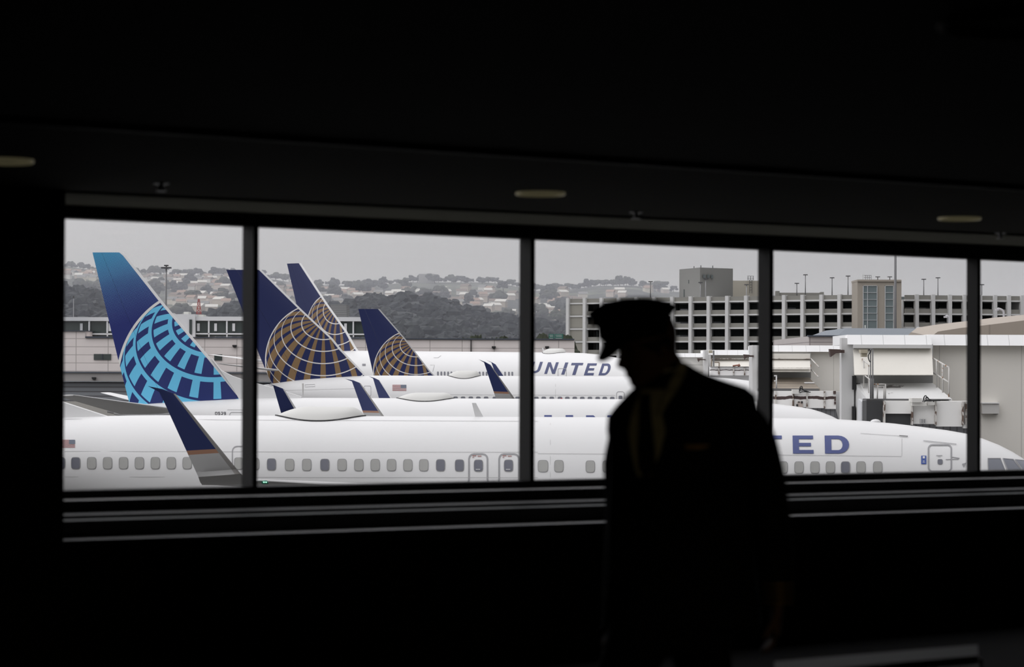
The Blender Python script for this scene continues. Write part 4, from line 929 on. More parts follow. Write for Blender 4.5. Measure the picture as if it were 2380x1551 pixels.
part('hood_bellows', BELL, (2120, 984, 2262, 1100, 82.65, 83.5))
MB().slab([P(2240, 975, 83) - o3, P(2285, 1040, 83) - o3, P(2285, 1100, 83) - o3, P(2240, 1100, 83) - o3], (0, .15, 0)).build('bellows_flap', BELL, j1)
part('hinge_plate', mat('plate_grey', (.5, .5, .5)), (2140, 974, 2152, 985, 82.2, 82.45))
part('hinge_hole', DARK, *[(x, y, x + 1.4, y + 1.6, 82.15, 82.25) for x in (2142.5, 2148) for y in (976, 980.5)])
part('winch_box', mat('winch_paint', (.62, .61, .58), .5), (2120, 926, 2143, 935.5, 82.0, 82.7), (2120, 935.5, 2154, 944, 82.1, 82.6), (2156, 934, 2173, 942, 82.2, 82.6))
B = lambda x, y, Y=82.2: P(x, y, Y) - o3
cb = MB(); [cb.tube(subst([B(*q) for q in pts], 5), .014, 6) for pts in (((2145, 935), (2147, 924), (2151, 920), (2156, 926), (2164, 930), (2171, 934)), ((2148, 938), (2150, 928), (2155, 923), (2162, 930), (2178, 932)), ((2146, 932), (2149, 922), (2153, 921), (2152, 933)))]
cb.tube([B(2150, 932), B(2186, 931)], .025, 6); cb.build('power_cable', DARK, j1, smooth=True)
rails('guard_rail', [[(1998, 830, 86), (1998, 892, 86)], [(2007.5, 838, 85.2), (2007.5, 903, 85.2)], [(2019, 847, 84.4), (2019, 914, 84.4)], [(1998, 829.5, 86), (2024, 852, 84)], [(1998, 863, 86), (2022, 883, 84.1)]], .022, j1, o3)
rails('guard_rail', [[(2163, 829, 86), (2163.5, 892, 86)], [(2176.5, 837, 85.3), (2177, 905, 85.3)], [(2190.5, 846, 84.6), (2191, 913, 84.6)], [(2205.5, 855, 84), (2205.5, 924, 84)], [(2163, 829.5, 86), (2206, 855, 84)], [(2163.5, 863, 86), (2205.5, 889, 84)]], .026, j1, o3)
rails('access_gate', [[(2030, 893.5, 83.8), (2058, 893.5, 83.8)], [(2031, 899, 83.8), (2057, 899, 83.8)], [(2040, 893, 83.8), (2039, 928, 83.8)], [(2054.5, 898, 83.8), (2054.5, 928, 83.8)], [(2058, 893, 83.8), (2058, 928, 83.8)]], .022, j1, o3)
ms = rails('lamp_mast', [[(2023.5, 811, 83.7), (2023.5, 928, 83.7)], [(2028.5, 812, 83.7), (2028.5, 928, 83.7)], [(2023.5, 812, 83.7), (2028.5, 812, 83.7)]], .022, j1, o3, mat('mast_paint', (.20, .20, .205)))
part('mast_base', JGREY, (2022, 880, 2031, 928, 83.75, 83.9))
b = MB(); pxbox(b, 2001, 813, 2017, 821, 83.3, 83.8); pxbox(b, 2003, 820, 2015.5, 830, 83.4, 83.7); b.build('floodlight', mat('floodlight_cream', (.42, .38, .29), .5), j1, o3)
b = MB(); b.tube(subst([B(2017, 816, 83.6), B(2020, 812, 83.6), B(2023, 818, 83.6), B(2018, 827, 83.6), B(2020, 838, 83.6), B(2023, 842, 83.6)], 5), .018, 6); b.build('lamp_cable', DARK, j1, smooth=True)
def flood(x0, y0, x1, y1, x2, Y, root):  # brown wedge shaped lamp on an arm
    b = MB(); w = .35
    pts = [P(x0, y0, Y), P(x1, y0 + 1, Y), P(x1, y0 + (y1 - y0) * .5, Y), P(x0 + (x1 - x0) * .55, y0 + (y1 - y0) * .55, Y), P(x0 + 3, y1, Y), P(x0 + 1, y0 + (y1 - y0) * .6, Y)]
    b.prism([p - root.location for p in pts], (0, w, 0)); pxbox(b, x1 - 1, y0 + 2, x2, y0 + (y1 - y0) * .5, Y + .1, Y + .25)
    for i in range(len(b.v) - 8, len(b.v)): b.v[i] = b.v[i] - root.location
    return b.build('brown_floodlight', BROWN, root)
flood(1928.5, 811.5, 1954, 830, 1963, 85.6, j1)
jbx = part('junction_box', mat('box_grey', (.62, .61, .59)), (2283, 938, 2322, 962, 86.55, 86.85)); part('box_lid', JW, (2282, 936, 2322.5, 938.6, 86.5, 86.85)); part('conduit', DARK, (2310, 961.5, 2320, 962.8, 86.6, 86.8))
# bridge of the second airplane
j2 = jb('jet bridge with a timber deck and rust banded hood, seen right of the man', 135); o3 = j2.location
P2 = lambda nm, m, *bx, **k: part(nm, m, *bx, root=j2, **k)
P2('tunnel', JWALL, (1883, 816, 1990, 1150, 135.2, 140), zb=2.5)
fascia('tunnel_fascia', j2, 1762, 803.5, 1990, 817.5, 134.7, 140.5)
P2('cab', JGREY, (1765, 816, 1884, 1100, 134.9, 139), zb=2.4)
P2('side_column', JGREY, (1749, 802.5, 1762.5, 1100, 134.0, 136), zb=2.4)
P2('awning_box', CREAM, (1765, 822, 1883, 834, 134.3, 134.9))
MB().slab([P(1765, 834, 134.4) - o3, P(1883, 834, 134.4) - o3, P(1884, 865, 133.4) - o3, P(1765, 865, 133.4) - o3], (0, .1, 0)).build('awning', CREAM, j2)
P2('awning_rail', RS, (1765, 833.6, 1883.5, 835, 134.2, 134.4), (1765, 855, 1884, 856.2, 133.3, 133.6))
P2('door_recess', mat('recess_grey', (.28, .28, .275)), (1765, 866, 1884, 880, 134.6, 134.95))
MB().slab([P(1770, 878, 134.5) - o3, P(1880, 878, 134.5) - o3, P(1906, 904, 132.2) - o3, P(1770, 904, 132.2) - o3], (0, 0, -.14)).build('roof_deck', WOOD, j2)
P2('deck_plank', JW, (1870, 888.5, 1893, 891.5, 133.2, 133.5))
P2('edge_flashing', mat('flashing_dark', (.10, .10, .10)), (1764, 903.5, 1904, 910, 131.7, 132.4))
P2('deck_housing', JGREY, (1764, 909, 1905, 1010, 132.3, 134.8))
zc_ = P(1850, 925, 131.6).z; HR = patch_mat('hood_rust_banded', (.86, .85, .83), (.06, .036, .034), 1.6, .715, band=(zc_ - .075, zc_ + .075))
for x0, x1, y1 in ((1800, 1803, 945), (1804, 1841.5, 945), (1846, 1874, 947), (1877.5, 1914.5, 949), (1918, 1943, 951)): P2('hood_panel', HR, (x0, 909, x1, y1, 131.4, 132.3))
for x in (1801.5, 1842, 1874.3, 1915): P2('hood_seam', RS, (x, 909, x + 3.2, 949, 131.3, 131.6))
P2('hood_edge', BROWN, (1937, 909, 1943, 916, 131.3, 131.5), (1939.5, 922, 1943, 932, 131.3, 131.5), (1939, 934, 1943, 940, 131.3, 131.5))
P2('hood_bellows', BELL, (1838, 946, 1942, 1010, 131.7, 132.4))
MB().slab([P(1942, 950, 132) - o3, P(1950, 978, 132) - o3, P(1950, 1010, 132) - o3, P(1942, 1010, 132) - o3], (0, .2, 0)).build('bellows_flap', BELL, j2)
P2('winch_box', mat('winch_paint', (.62, .61, .58), .5), (1842.5, 905.5, 1857, 916, 131.0, 131.6))
B = lambda x, y, Y=131.2: P(x, y, Y) - o3
cb = MB(); [cb.tube(subst([B(*q) for q in pts], 5), .028, 6) for pts in (((1857, 913), (1860, 900), (1864, 899), (1866, 906), (1873, 909)), ((1858, 910), (1862, 902), (1868, 908), (1880, 911)), ((1859, 913), (1866, 911), (1884, 912)))]; cb.build('power_cable', DARK, j2, smooth=True)
P2('hinge_plate', mat('plate_worn', (.45, .38, .34)), (1854, 934, 1865.5, 948, 131.25, 131.45)); P2('hinge_hole', DARK, (1855, 933.5, 1859, 936, 131.2, 131.3), (1862, 933, 1866, 938, 131.2, 131.3), (1851, 940, 1855, 946, 131.2, 131.3))
P2('ladder_post', JGREY, (1943.5, 910.5, 1954, 1010, 132.5, 133.5)); P2('ladder_slot', DARK, (1956.5, 917, 1962, 1010, 133.4, 133.6)); P2('slot_cap', JGREY, (1955.5, 910.5, 1963, 917, 133.2, 133.7))
rails('guard_rail', [[(1884, 833, 134.4), (1903, 853, 132.4)], [(1884, 833, 134.4), (1884, 880, 134.4)], [(1884, 858, 134.4), (1902, 876, 132.4)]], .03, j2, o3)
rails('access_gate', [[(1799, 874, 132.3), (1806, 874, 132.3)], [(1804.5, 874, 132.3), (1804.5, 905, 132.3)], [(1799, 886, 132.3), (1805, 886, 132.3)]], .04, j2, o3, JGREY)
P2('beacon', mat('beacon_orange', (.55, .2, .06), .4), (1955.5, 972, 1960, 978, 132.8, 133.1))
flood(1728.5, 824, 1742, 836, 1752, 133.8, j2)
# bridge of the third airplane
j3 = jb('distant jet bridge with a white rust flecked hood, just over the shoulder of the man', 180); o3 = j3.location
P3 = lambda nm, m, *bx, **k: part(nm, m, *bx, root=j3, **k)
P3('tunnel', lines_mat('white_siding', (.90, .885, .85), (.6, .59, .56), None, .52, .1, wz=.05), (1560, 829, 1640, 950, 180.5, 186), zb=2.5)
fascia('tunnel_fascia', j3, 1560, 821.5, 1640, 830.5, 180, 186.3); fascia('cab_fascia', j3, 1643, 814, 1760, 825.5, 179, 185)
P3('cab', CREAM, (1645, 824, 1752, 900, 179.6, 184.5), zb=2.4); P3('side_column', JGREY, (1637.5, 814, 1646, 900, 178.4, 180), zb=2.4); P3('inner_jamb', JW, (1646, 826, 1652, 870, 178.8, 179.5)); P3('inner_jamb', JW, (1743, 826, 1748, 870, 178.8, 179.5))
MB().slab([P(1655, 835, 179.3) - o3, P(1741, 835, 179.3) - o3, P(1741, 853, 178.2) - o3, P(1655, 853, 178.2) - o3], (0, .1, 0)).build('awning', CREAM, j3)
P3('awning_rail', RS, (1655, 833.5, 1741, 835.2, 178.9, 179.2))
zc_ = P(1700, 860.5, 177).z; HR3 = patch_mat('hood_rust_flecked', (.88, .87, .86), (.05, .03, .028), 1.8, .68, band=(zc_ - .03, zc_ + .03))
for x0, x1 in ((1652, 1669), (1673, 1703.5), (1707, 1729), (1732, 1750)): P3('hood_panel', HR3, (x0, 853, x1, 873, 176.6, 177.6))
for x in (1669.3, 1703.7, 1729.2): P3('hood_seam', RS, (x, 853, x + 3, 872, 176.5, 176.8))
P3('deck_housing', JW, (1650, 852, 1752, 920, 177.6, 179.6)); P3('edge_flashing', DARK, (1651, 852, 1748, 853, 176.4, 177.4))
P3('lamp_mast', mat('mast_paint', (.20, .20, .205)), (1657.5, 815, 1660.5, 853, 177.8, 178.1)); b = MB(); pxbox(b, 1648, 814.5, 1656, 821, 177.8, 178.2); b.build('floodlight', mat('floodlight_cream', (.42, .38, .29), .5), j3, o3)
rails('guard_rail', [[(1661, 842.5, 177.8), (1671.5, 842.5, 177.8)], [(1671.5, 842.5, 177.8), (1671.5, 853, 177.8)], [(1653.5, 834, 178), (1653.5, 853, 178)], [(1743, 834, 178), (1743, 853, 178)]], .05, j3, o3, mat('rail_brown', (.3, .25, .2)))
B = lambda x, y, Y=176.6: P(x, y, Y) - o3
b = MB(); b.tube([B(1703, 851), B(1712, 849.5), B(1717, 849)], .06, 6); b.tube([B(1715, 852), B(1718, 848), B(1719, 852)], .09, 6); b.build('winch_motor', mat('motor_rust', (.30, .13, .09)), j3, smooth=True)
flood(1621, 833, 1631, 841.5, 1640, 178.2, j3)
# ------------------------------------------------------------------ the dark hall: window wall running away to the right
AL = math.atan(F / 8450.); WD = V((cos(AL), sin(AL), 0)); WN_ = V((sin(AL), -cos(AL), 0)); WO = V((P(1225, 858, 14.4).x, 14.4, 0))
FLOOR, CEIL = 5.45, 7.765
def WP(t, n, z): return WO + WD * t + WN_ * n + V((0, 0, z))
def wpx(px, py, n=0.):          # pixel -> (t, z) on the vertical plane n metres inside the wall
    r = ray(px, py); s_ = (n - (EYE - WO).dot(WN_)) / r.dot(WN_); p = EYE + r * s_; return ((p - WO).dot(WD), p.z)
def zpx(px, py, z): r = ray(px, py); return EYE + r * ((z - EYE.z) / r.z)
def wbox(b, t0, t1, n0, n1, z0, z1, mi=0):
    return b.hexa([WP(t0, n0, z0), WP(t1, n0, z0), WP(t1, n1, z0), WP(t0, n1, z0), WP(t0, n0, z1), WP(t1, n0, z1), WP(t1, n1, z1), WP(t0, n1, z1)], mi)
def wquad(b, c4, n0, n1):       # front outline given as (t, z) corners
    return b.hexa([WP(t, n0, z) for t, z in c4] + [WP(t, n1, z) for t, z in c4])
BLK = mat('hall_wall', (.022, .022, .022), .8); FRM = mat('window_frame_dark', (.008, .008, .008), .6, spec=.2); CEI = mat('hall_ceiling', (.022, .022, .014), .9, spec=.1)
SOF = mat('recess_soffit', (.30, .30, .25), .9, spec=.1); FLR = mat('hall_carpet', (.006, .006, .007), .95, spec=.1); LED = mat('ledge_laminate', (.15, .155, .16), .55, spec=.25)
TE, TB = -14.0, 13.0
tp0 = wpx(150, 800, .85)[0]     # edge of the pier that closes the window on one side
top_l = lambda x: (x, 506 + (x - 152) * .0453); bot_l = lambda x: (x, 1141 - (x - 150) * .0215)
zt_ = [wpx(*top_l(x), .02) for x in (152, 2380)]; zb_ = [wpx(*bot_l(x), .02) for x in (152, 2380)]
ztop = lambda t_: zt_[0][1] + (zt_[1][1] - zt_[0][1]) * (t_ - zt_[0][0]) / (zt_[1][0] - zt_[0][0])
zbot = lambda t_: zb_[0][1] + (zb_[1][1] - zb_[0][1]) * (t_ - zb_[0][0]) / (zb_[1][0] - zb_[0][0])
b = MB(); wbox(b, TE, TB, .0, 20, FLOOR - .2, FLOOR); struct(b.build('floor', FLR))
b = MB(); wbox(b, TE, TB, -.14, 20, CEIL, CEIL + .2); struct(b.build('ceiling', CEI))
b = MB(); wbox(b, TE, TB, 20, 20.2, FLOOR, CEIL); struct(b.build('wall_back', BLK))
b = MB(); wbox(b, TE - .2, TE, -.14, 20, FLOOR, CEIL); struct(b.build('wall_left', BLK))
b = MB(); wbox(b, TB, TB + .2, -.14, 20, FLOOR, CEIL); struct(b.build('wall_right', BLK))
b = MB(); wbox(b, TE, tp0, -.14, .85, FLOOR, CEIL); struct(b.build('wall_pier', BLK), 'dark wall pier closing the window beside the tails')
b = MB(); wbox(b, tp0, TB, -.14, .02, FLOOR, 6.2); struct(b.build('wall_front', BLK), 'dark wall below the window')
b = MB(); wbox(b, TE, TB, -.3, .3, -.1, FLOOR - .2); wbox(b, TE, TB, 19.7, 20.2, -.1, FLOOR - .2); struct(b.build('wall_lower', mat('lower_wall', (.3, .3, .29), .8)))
BLD = lines_mat('sky_blocker_panel', (.16, .16, .155), (.08, .08, .08), 4., 3.5, .1)  # unseen terminal mass, added and heightened to darken the nearest airliner's side
b = MB(); wbox(b, -120, 46, -.3, 24, CEIL + .25, 34); struct(b.build('wall_sky_blocker', BLD), 'unseen terminal upper storeys over the hall, raised to shade the nearest airliner')
b = MB(); wbox(b, -120, TE - .4, -.3, 24, 0, CEIL + .2); wbox(b, TB + .4, 46, -.3, 24, 0, CEIL + .2); struct(b.build('wall_sky_blocker', BLD), 'unseen terminal mass beside the hall, added to block low sky')
tE = TB
b = MB(); wquad(b, [(tp0, ztop(tp0)), (tE, ztop(tE)), (tE, CEIL), (tp0, CEIL)], -.10, .02); struct(b.build('trim_1', FRM), 'dark header over the window')
b = MB(); wquad(b, [(tp0, 6.1), (tE, 6.1), (tE, zbot(tE)), (tp0, zbot(tp0))], -.10, .02); struct(b.build('trim_2', FRM), 'dark bottom rail of the window')
s0, s1 = [zpx(x, y, CEIL) for x, y in ((155, 443.5), (2380, 545))]
q = [WP(tp0, .02, CEIL), WP(TB, .02, CEIL)]
n_of = lambda p: (p - WO).dot(WN_); t_of = lambda p: (p - WO).dot(WD)
na, nb = n_of(s0), n_of(s1); nn = lambda t_: na + (nb - na) * (t_ - t_of(s0)) / (t_of(s1) - t_of(s0))
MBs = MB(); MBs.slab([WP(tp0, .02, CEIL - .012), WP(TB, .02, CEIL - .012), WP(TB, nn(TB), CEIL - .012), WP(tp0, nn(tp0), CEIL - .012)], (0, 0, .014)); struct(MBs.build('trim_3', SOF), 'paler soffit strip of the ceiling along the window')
a_, c_ = zpx(250, 290, CEIL), zpx(2250, 425, CEIL); dd = (c_ - a_).normalized(); sd = V((-dd.y, dd.x, 0)) * .02
b = MB(); b.slab([a_ - dd * 1 - sd, c_ + dd * 3 - sd, c_ + dd * 3 + sd, a_ - dd * 1 + sd], (0, 0, -.02)); struct(b.build('trim_4', mat('joint_strip', (.022, .022, .02), .6, spec=.2)), 'thin joint strip across the ceiling')
# stepped sill
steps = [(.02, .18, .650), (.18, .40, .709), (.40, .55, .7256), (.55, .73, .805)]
k_ = (zbot(4) - zbot(-1)) / 5
for i, (n0, n1, h) in enumerate(steps):
    z0 = EYE.z - h; f = lambda t_: z0 + k_ * (t_ - wpx(150, 1160, .1)[0])
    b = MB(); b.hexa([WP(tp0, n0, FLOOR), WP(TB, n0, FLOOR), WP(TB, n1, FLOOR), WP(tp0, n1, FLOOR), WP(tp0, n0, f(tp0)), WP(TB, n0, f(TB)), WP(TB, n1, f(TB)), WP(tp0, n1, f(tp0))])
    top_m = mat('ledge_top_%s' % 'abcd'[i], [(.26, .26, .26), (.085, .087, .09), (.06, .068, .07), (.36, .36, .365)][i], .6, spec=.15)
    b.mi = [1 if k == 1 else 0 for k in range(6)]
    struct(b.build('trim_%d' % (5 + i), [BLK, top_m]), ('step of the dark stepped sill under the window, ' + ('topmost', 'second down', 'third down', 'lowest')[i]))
# glass and mullions
GL = bpy.data.materials.new('window_glass'); GL.use_nodes = True; nt = GL.node_tree; nt.nodes.clear()
tr = nt.nodes.new('ShaderNodeBsdfTransparent'); tr.inputs[0].default_value = (.985, .985, .985, 1); gs = nt.nodes.new('ShaderNodeBsdfGlossy'); gs.inputs['Roughness'].default_value = .02
mx = nt.nodes.new('ShaderNodeMixShader'); mx.inputs[0].default_value = .025; om = nt.nodes.new('ShaderNodeOutputMaterial')
nt.links.new(tr.outputs[0], mx.inputs[1]); nt.links.new(gs.outputs[0], mx.inputs[2]); nt.links.new(mx.outputs[0], om.inputs[0])
mull = [(563, 600), (1207.5, 1243), (1762, 1797.5), (2246.5, 2279.5)]
ts = []
for xl, xr in mull:
    tf = wpx(xr, 800, .02)[0]; ts.append(tf)      # the front edge gives the right outline, the back edge the left one
dt = sum(ts[i + 1] - ts[i] for i in range(3)) / 3
ts += [ts[-1] + dt, ts[-1] + 2 * dt]
MW = .030; edges = [tp0 - .02] + ts + [TB]
for i, tf in enumerate(ts):
    xl = mull[i][0] if i < 4 else None
    dep = .12
    if xl:                      # depth of the fin so that its back corner meets the left outline
        for k in range(60):
            if wpx(xl, 800, .02 - k * .004)[0] >= tf - MW - 1e-4: dep = k * .004; break
    b = MB(); wbox(b, tf - MW, tf, .02 - dep, .02, zbot(tf) - .01, ztop(tf) + .01)
    m_ = struct(b.build('window_mullion', FRM), 'dark upright mullion, ' + ('first', 'second', 'third', 'fourth', 'fifth', 'sixth')[i] + ' from the pier')
for i in range(len(edges) - 1):
    t0, t1 = edges[i], edges[i + 1] - MW * .5
    b = MB(); b.hexa([WP(t, n, z) for n in (-.078, -.070) for t, z in ((t0, zbot(t0) - .02), (t1, zbot(t1) - .02), (t1, ztop(t1) + .02), (t0, ztop(t0) + .02))]); struct(b.build('window_%d' % (i + 1), GL), 'clear window pane')
# ceiling fittings
RING = mat('downlight_ring_glint', (.80, .72, .48), .35, metal=.2); LENS = mat('downlight_well', (.022, .022, .014), .9, spec=.1); RG_ = RING.node_tree.nodes['Principled BSDF']; RG_.inputs['Emission Color'].default_value = (1, .88, .5, 1); RG_.inputs['Emission Strength'].default_value = .038  # ring's faint emission stands in for interior light catching its rim
RDULL = mat('downlight_ring_dull', (.10, .065, .03), .6, spec=.1)
for px, py, rr, lb in ((1256, 447, .115, 'over the middle of the window'), (2230, 505.5, .115, 'over the last mullion'), (10, 371, .115, 'over the pier'), (2390, 52, .21, 'large, high above the last mullion')):
    p = zpx(px, py, CEIL); g = thing('downlight', 'recessed ceiling downlight, ' + lb, 'ceiling light', p)
    MB().lathe([(rr * .90, .0), (rr * .91, -.010), (rr * .95, -.016), (rr, -.012), (rr, .0)], n=32, cap=False).build('ring', RING if rr < .2 else RDULL, g, smooth=True)
    MB().lathe([(rr * .90, -.002), (rr * .3, -.004), (.004, -.004)], n=32).build('lens', LENS, g)
for px, py, lb in ((375, 426, 'above the first pane'), (1478, 493, 'above the third pane'), (2325, 541, 'above the last pane')):
    p = zpx(px, py, CEIL); g = thing('sprinkler_head', 'small ceiling sprinkler head ' + lb, 'sprinkler', p)
    MB().lathe([(.035, 0), (.035, -.004), (.012, -.008), (.010, -.03), (.024, -.033), (.022, -.036)], n=16).build('deflector', STEEL, g, smooth=True, angle=40)
# low glossy bench
bt = thing('bench', 'low dark bench with glossy slab top, beside the man near the floor', 'bench', zpx(2030, 1560, FLOOR)); BN = mat('bench_gloss', (.03, .045, .045), .5, spec=.12); o3 = bt.location.copy()
for nm, c4, z in (('top_slab', ((1800, 1538), (2272, 1499), (2274, 1524), (1800, 1566)), 5.92), ('front_slab', ((1790, 1572), (2274, 1529), (2278, 1562), (1790, 1608)), 5.90)):
    MB().slab([zpx(*q, z) - o3 for q in c4], (0, 0, -.04)).build(nm, BN, bt)
for q in ((1815, 1570), (2262, 1530)):
    p = zpx(*q, 5.88) - o3; b = MB(); b.box((p.x - .03, p.y - .03, FLOOR - o3.z), (p.x + .03, p.y + .03, p.z)); b.build('leg', FRM, bt)
# ------------------------------------------------------------------ the man in the peaked cap
YP = 7.7; SP = F / YP
def B3(px, py, dy=0.): p = P(px, py, YP); return V((p.x, YP + dy, p.z))     # measured in the man's own plane
man = thing('person', 'person in dark pilot uniform and peaked cap walking with head bowed, silhouetted against the window', 'person', (B3(1570, 1200).x, YP, FLOOR)); o3 = man.location.copy()
SKIN = mat('skin', (.24, .13, .09), .6); CLOTH = mat('uniform_navy', (.010, .011, .015), .85, spec=.15); SHIRT = mat('shirt_white', (.85, .82, .60), .8); TIE = mat('tie_black', (.008, .008, .010), .6); GOLD = mat('braid_gold', (.35, .22, .08), .45, metal=.5); HAIR = mat('hair_dark', (.02, .016, .013), .8); LEATH = mat('leather_black', (.010, .010, .010), .3)
yw, pt = R_(15), R_(20); f0 = V((-cos(yw), -sin(yw), 0)); hf = f0 * cos(pt) - V((0, 0, 1)) * sin(pt); hu = V((0, 0, 1)) * cos(pt) + f0 * sin(pt); hs = hu.cross(hf)
chin = B3(1469, 903); OH = chin - hf * .088 - hu * .006
HP = lambda f, s_, u: OH + hf * f + hs * s_ + hu * u
FR = [(0, .070), (.008, .086), (.02, .090), (.034, .084), (.045, .090), (.06, .089), (.085, .090), (.11, .084), (.128, .084), (.14, .092), (.165, .090), (.19, .078), (.215, .050), (.232, .015)]
BKR = [(0, .03), (.02, .05), (.05, .072), (.09, .090), (.13, .102), (.165, .100), (.2, .078), (.22, .045), (.232, .012)]
WDT = [(0, .026), (.008, .038), (.02, .050), (.045, .061), (.075, .069), (.11, .074), (.14, .076), (.17, .072), (.2, .056), (.22, .032), (.232, .010)]
bd = MB(); rings = []
for i in range(40):
    u = .232 * i / 39; fr, bk, wd = (smooth_tab(t_, u) for t_ in (FR, BKR, WDT)); ring = []
    for k in range(40):
        a = 2 * pi * k / 40; c, s_ = cos(a), sin(a); f = fr * c if c > 0 else bk * c; aa = a if a < pi else a - 2 * pi
        nose = .028 * max(0, 1 - abs(u - .082) / .016) ** .7 if u < .082 else .028 * max(0, 1 - (u - .082) / .05)
        f += nose * math.exp(-(aa / .16) ** 2); f -= .010 * math.exp(-((abs(aa) - .42) / .16) ** 2 - ((u - .124) / .012) ** 2)
        f += .005 * math.exp(-(aa / .3) ** 2) * (math.exp(-((u - .050) / .006) ** 2) + math.exp(-((u - .040) / .006) ** 2)); ring.append(HP(f, wd * s_, u))
    rings.append(ring)
bd.loft(rings)
for sg in (-1, 1):              # ears
    er = []
    for k, (q, sc) in enumerate(((.066, .010), (.074, .024), (.084, .028), (.090, .020), (.092, .006))): er.append([HP(-.012 + sc * .62 * cos(2 * pi * j / 12) - (k * .002), sg * q, .098 + sc * sin(2 * pi * j / 12)) for j in range(12)])
    bd.loft(er)
bd.tube([HP(-.02, 0, .07), HP(-.035, 0, .0), B3(1578, 905, .02), B3(1590, 950, .02)], [.058, .058, .064, .085], 18)
TOR = [(842, 1530, 1596, .055), (856, 1514, 1618, .06), (868, 1503, 1642, .07), (880, 1494, 1674, .085), (890, 1485, 1704, .095), (900, 1476, 1736, .10), (918, 1457, 1758, .115), (945, 1432, 1764, .125), (970, 1413, 1766, .13), (1000, 1411, 1758, .135), (1060, 1418, 1756, .135), (1130, 1416, 1758, .135), (1220, 1413, 1758, .135), (1320, 1409, 1760, .14), (1400, 1403, 1766, .145), (1455, 1399, 1770, .148)]
def tring(y, xl, xr, bdp, sc=1., n=40):
    c = (xl + xr) / 2; a = (xr - xl) / 2 / SP * sc; ce = B3(c, y, .03); return [ce + V((a * cos(2 * pi * k / n), bdp * sc * sin(2 * pi * k / n), 0)) for k in range(n)]
bd.loft([tring(*r_, .86) for r_ in TOR[3:]])
ARM = [(1716, 960, 40), (1755, 1012, 43), (1777, 1100, 45), (1789, 1200, 46), (1799, 1310, 43), (1803, 1398, 37)]
FARM = [(1460, 990, 34), (1446, 1080, 40), (1448, 1200, 38), (1442, 1310, 35), (1432, 1395, 32)]
for A_, dy, sg in ((ARM, -.01, 1), (FARM, .12, -1)):
    bd.tube([B3(x, y, dy - (.02 if i > 2 else 0)) for i, (x, y, r) in enumerate(A_)], [r / SP * .72 for _, _, r in A_], 14)
    x, y, _ = A_[-1]; wr = B3(x, y, dy - .02); dn = V((-.05, -.05, -1)).normalized(); sx = V((0, 1, 0)) * 1.0; fx = V((-1, 0, 0))
    palm = [[wr + dn * h + sx * (wy * cos(2 * pi * k / 14)) + fx * (wx * sin(2 * pi * k / 14)) for k in range(14)] for h, wy, wx in ((-.02, .026, .020), (.02, .030, .019), (.06, .040, .016), (.092, .041, .014), (.10, .034, .010))]
    bd.loft(palm)
    for j, (off, ln) in enumerate(((-.030, .068), (-.010, .078), (.010, .074), (.029, .058))):
        p0 = wr + dn * .088 + sx * off; pts = [p0, p0 + (dn * .95 + fx * .25).normalized() * ln * .42, p0 + (dn * .95 + fx * .25).normalized() * ln * .42 + (dn * .8 + fx * .6).normalized() * ln * .33, p0 + (dn * .95 + fx * .25).normalized() * ln * .42 + (dn * .8 + fx * .6).normalized() * ln * .33 + (dn * .45 + fx * .9).normalized() * ln * .27]
        bd.tube(pts, [.0092, .0088, .008, .0066], 10)
    p0 = wr + dn * .03 + sx * -.026; bd.tube([p0, p0 + (dn * .7 - sx * .55 + fx * .3) * .035, p0 + (dn * .7 - sx * .55 + fx * .3) * .035 + (dn * .9 - sx * .1 + fx * .5) * .03, p0 + (dn * .7 - sx * .55 + fx * .3) * .035 + (dn * .9 - sx * .1 + fx * .5) * .055], [.013, .0115, .010, .0075], 10)
hipL, hipR = V((B3(1520, 1440).x, YP - .02, 6.30)), V((B3(1610, 1440).x, YP + .09, 6.30))
LEGS = [(hipL, V((hipL.x - .12, YP - .03, 5.93)), V((hipL.x - .20, YP - .03, 5.53))), (hipR, V((hipR.x + .06, YP + .09, 5.92)), V((hipR.x + .24, YP + .09, 5.56)))]
bd.loft([tring(1400, 1412, 1716, .135, .86), tring(1455, 1410, 1722, .14, .86), tring(1500, 1440, 1700, .11, .8)])
for h, k, an in LEGS: bd.tube([h, h.lerp(k, .5), k, k.lerp(an, .35), an], [.082, .072, .056, .054, .040], 14); bd.tube([an, an + V((-.04, 0, -.05)), an + V((-.15, -.01, -.075))], [.04, .04, .03], 10)
body = bd.build('body', SKIN, man, o3)
rm = body.modifiers.new('skin', 'REMESH'); rm.mode = 'VOXEL'; rm.voxel_size = .0055
dg_ = bpy.context.evaluated_depsgraph_get(); me = bpy.data.meshes.new_from_object(body.evaluated_get(dg_)); body.modifiers.clear(); body.data = me
for _ in range(0): pass
sm = body.modifiers.new('smooth', 'SMOOTH'); sm.factor = .5; sm.iterations = 3
me.polygons.foreach_set('use_smooth', [True] * len(me.polygons))
if not me.materials: me.materials.append(SKIN)
jk = MB(); jk.loft([tring(*r_) for r_ in TOR])
for A_, dy in ((ARM, -.01), (FARM, .12)):
    pts = [B3(x, y, dy - (.02 if i > 2 else 0)) for i, (x, y, r) in enumerate(A_)]; pp = subst(pts, 5); rr = [A_[0][2]] + [A_[i][2] + (A_[i + 1][2] - A_[i][2]) * k / 5 for i in range(len(A_) - 1) for k in range(1, 6)]
    jk.tube([pp[0] + V((-.03 if dy < 0 else .03, 0, .012))] + pp, [rr[0] * .55 / SP] + [r / SP for r in rr], 24)
jacket = jk.build('jacket', CLOTH, man, o3, smooth=True, angle=70)
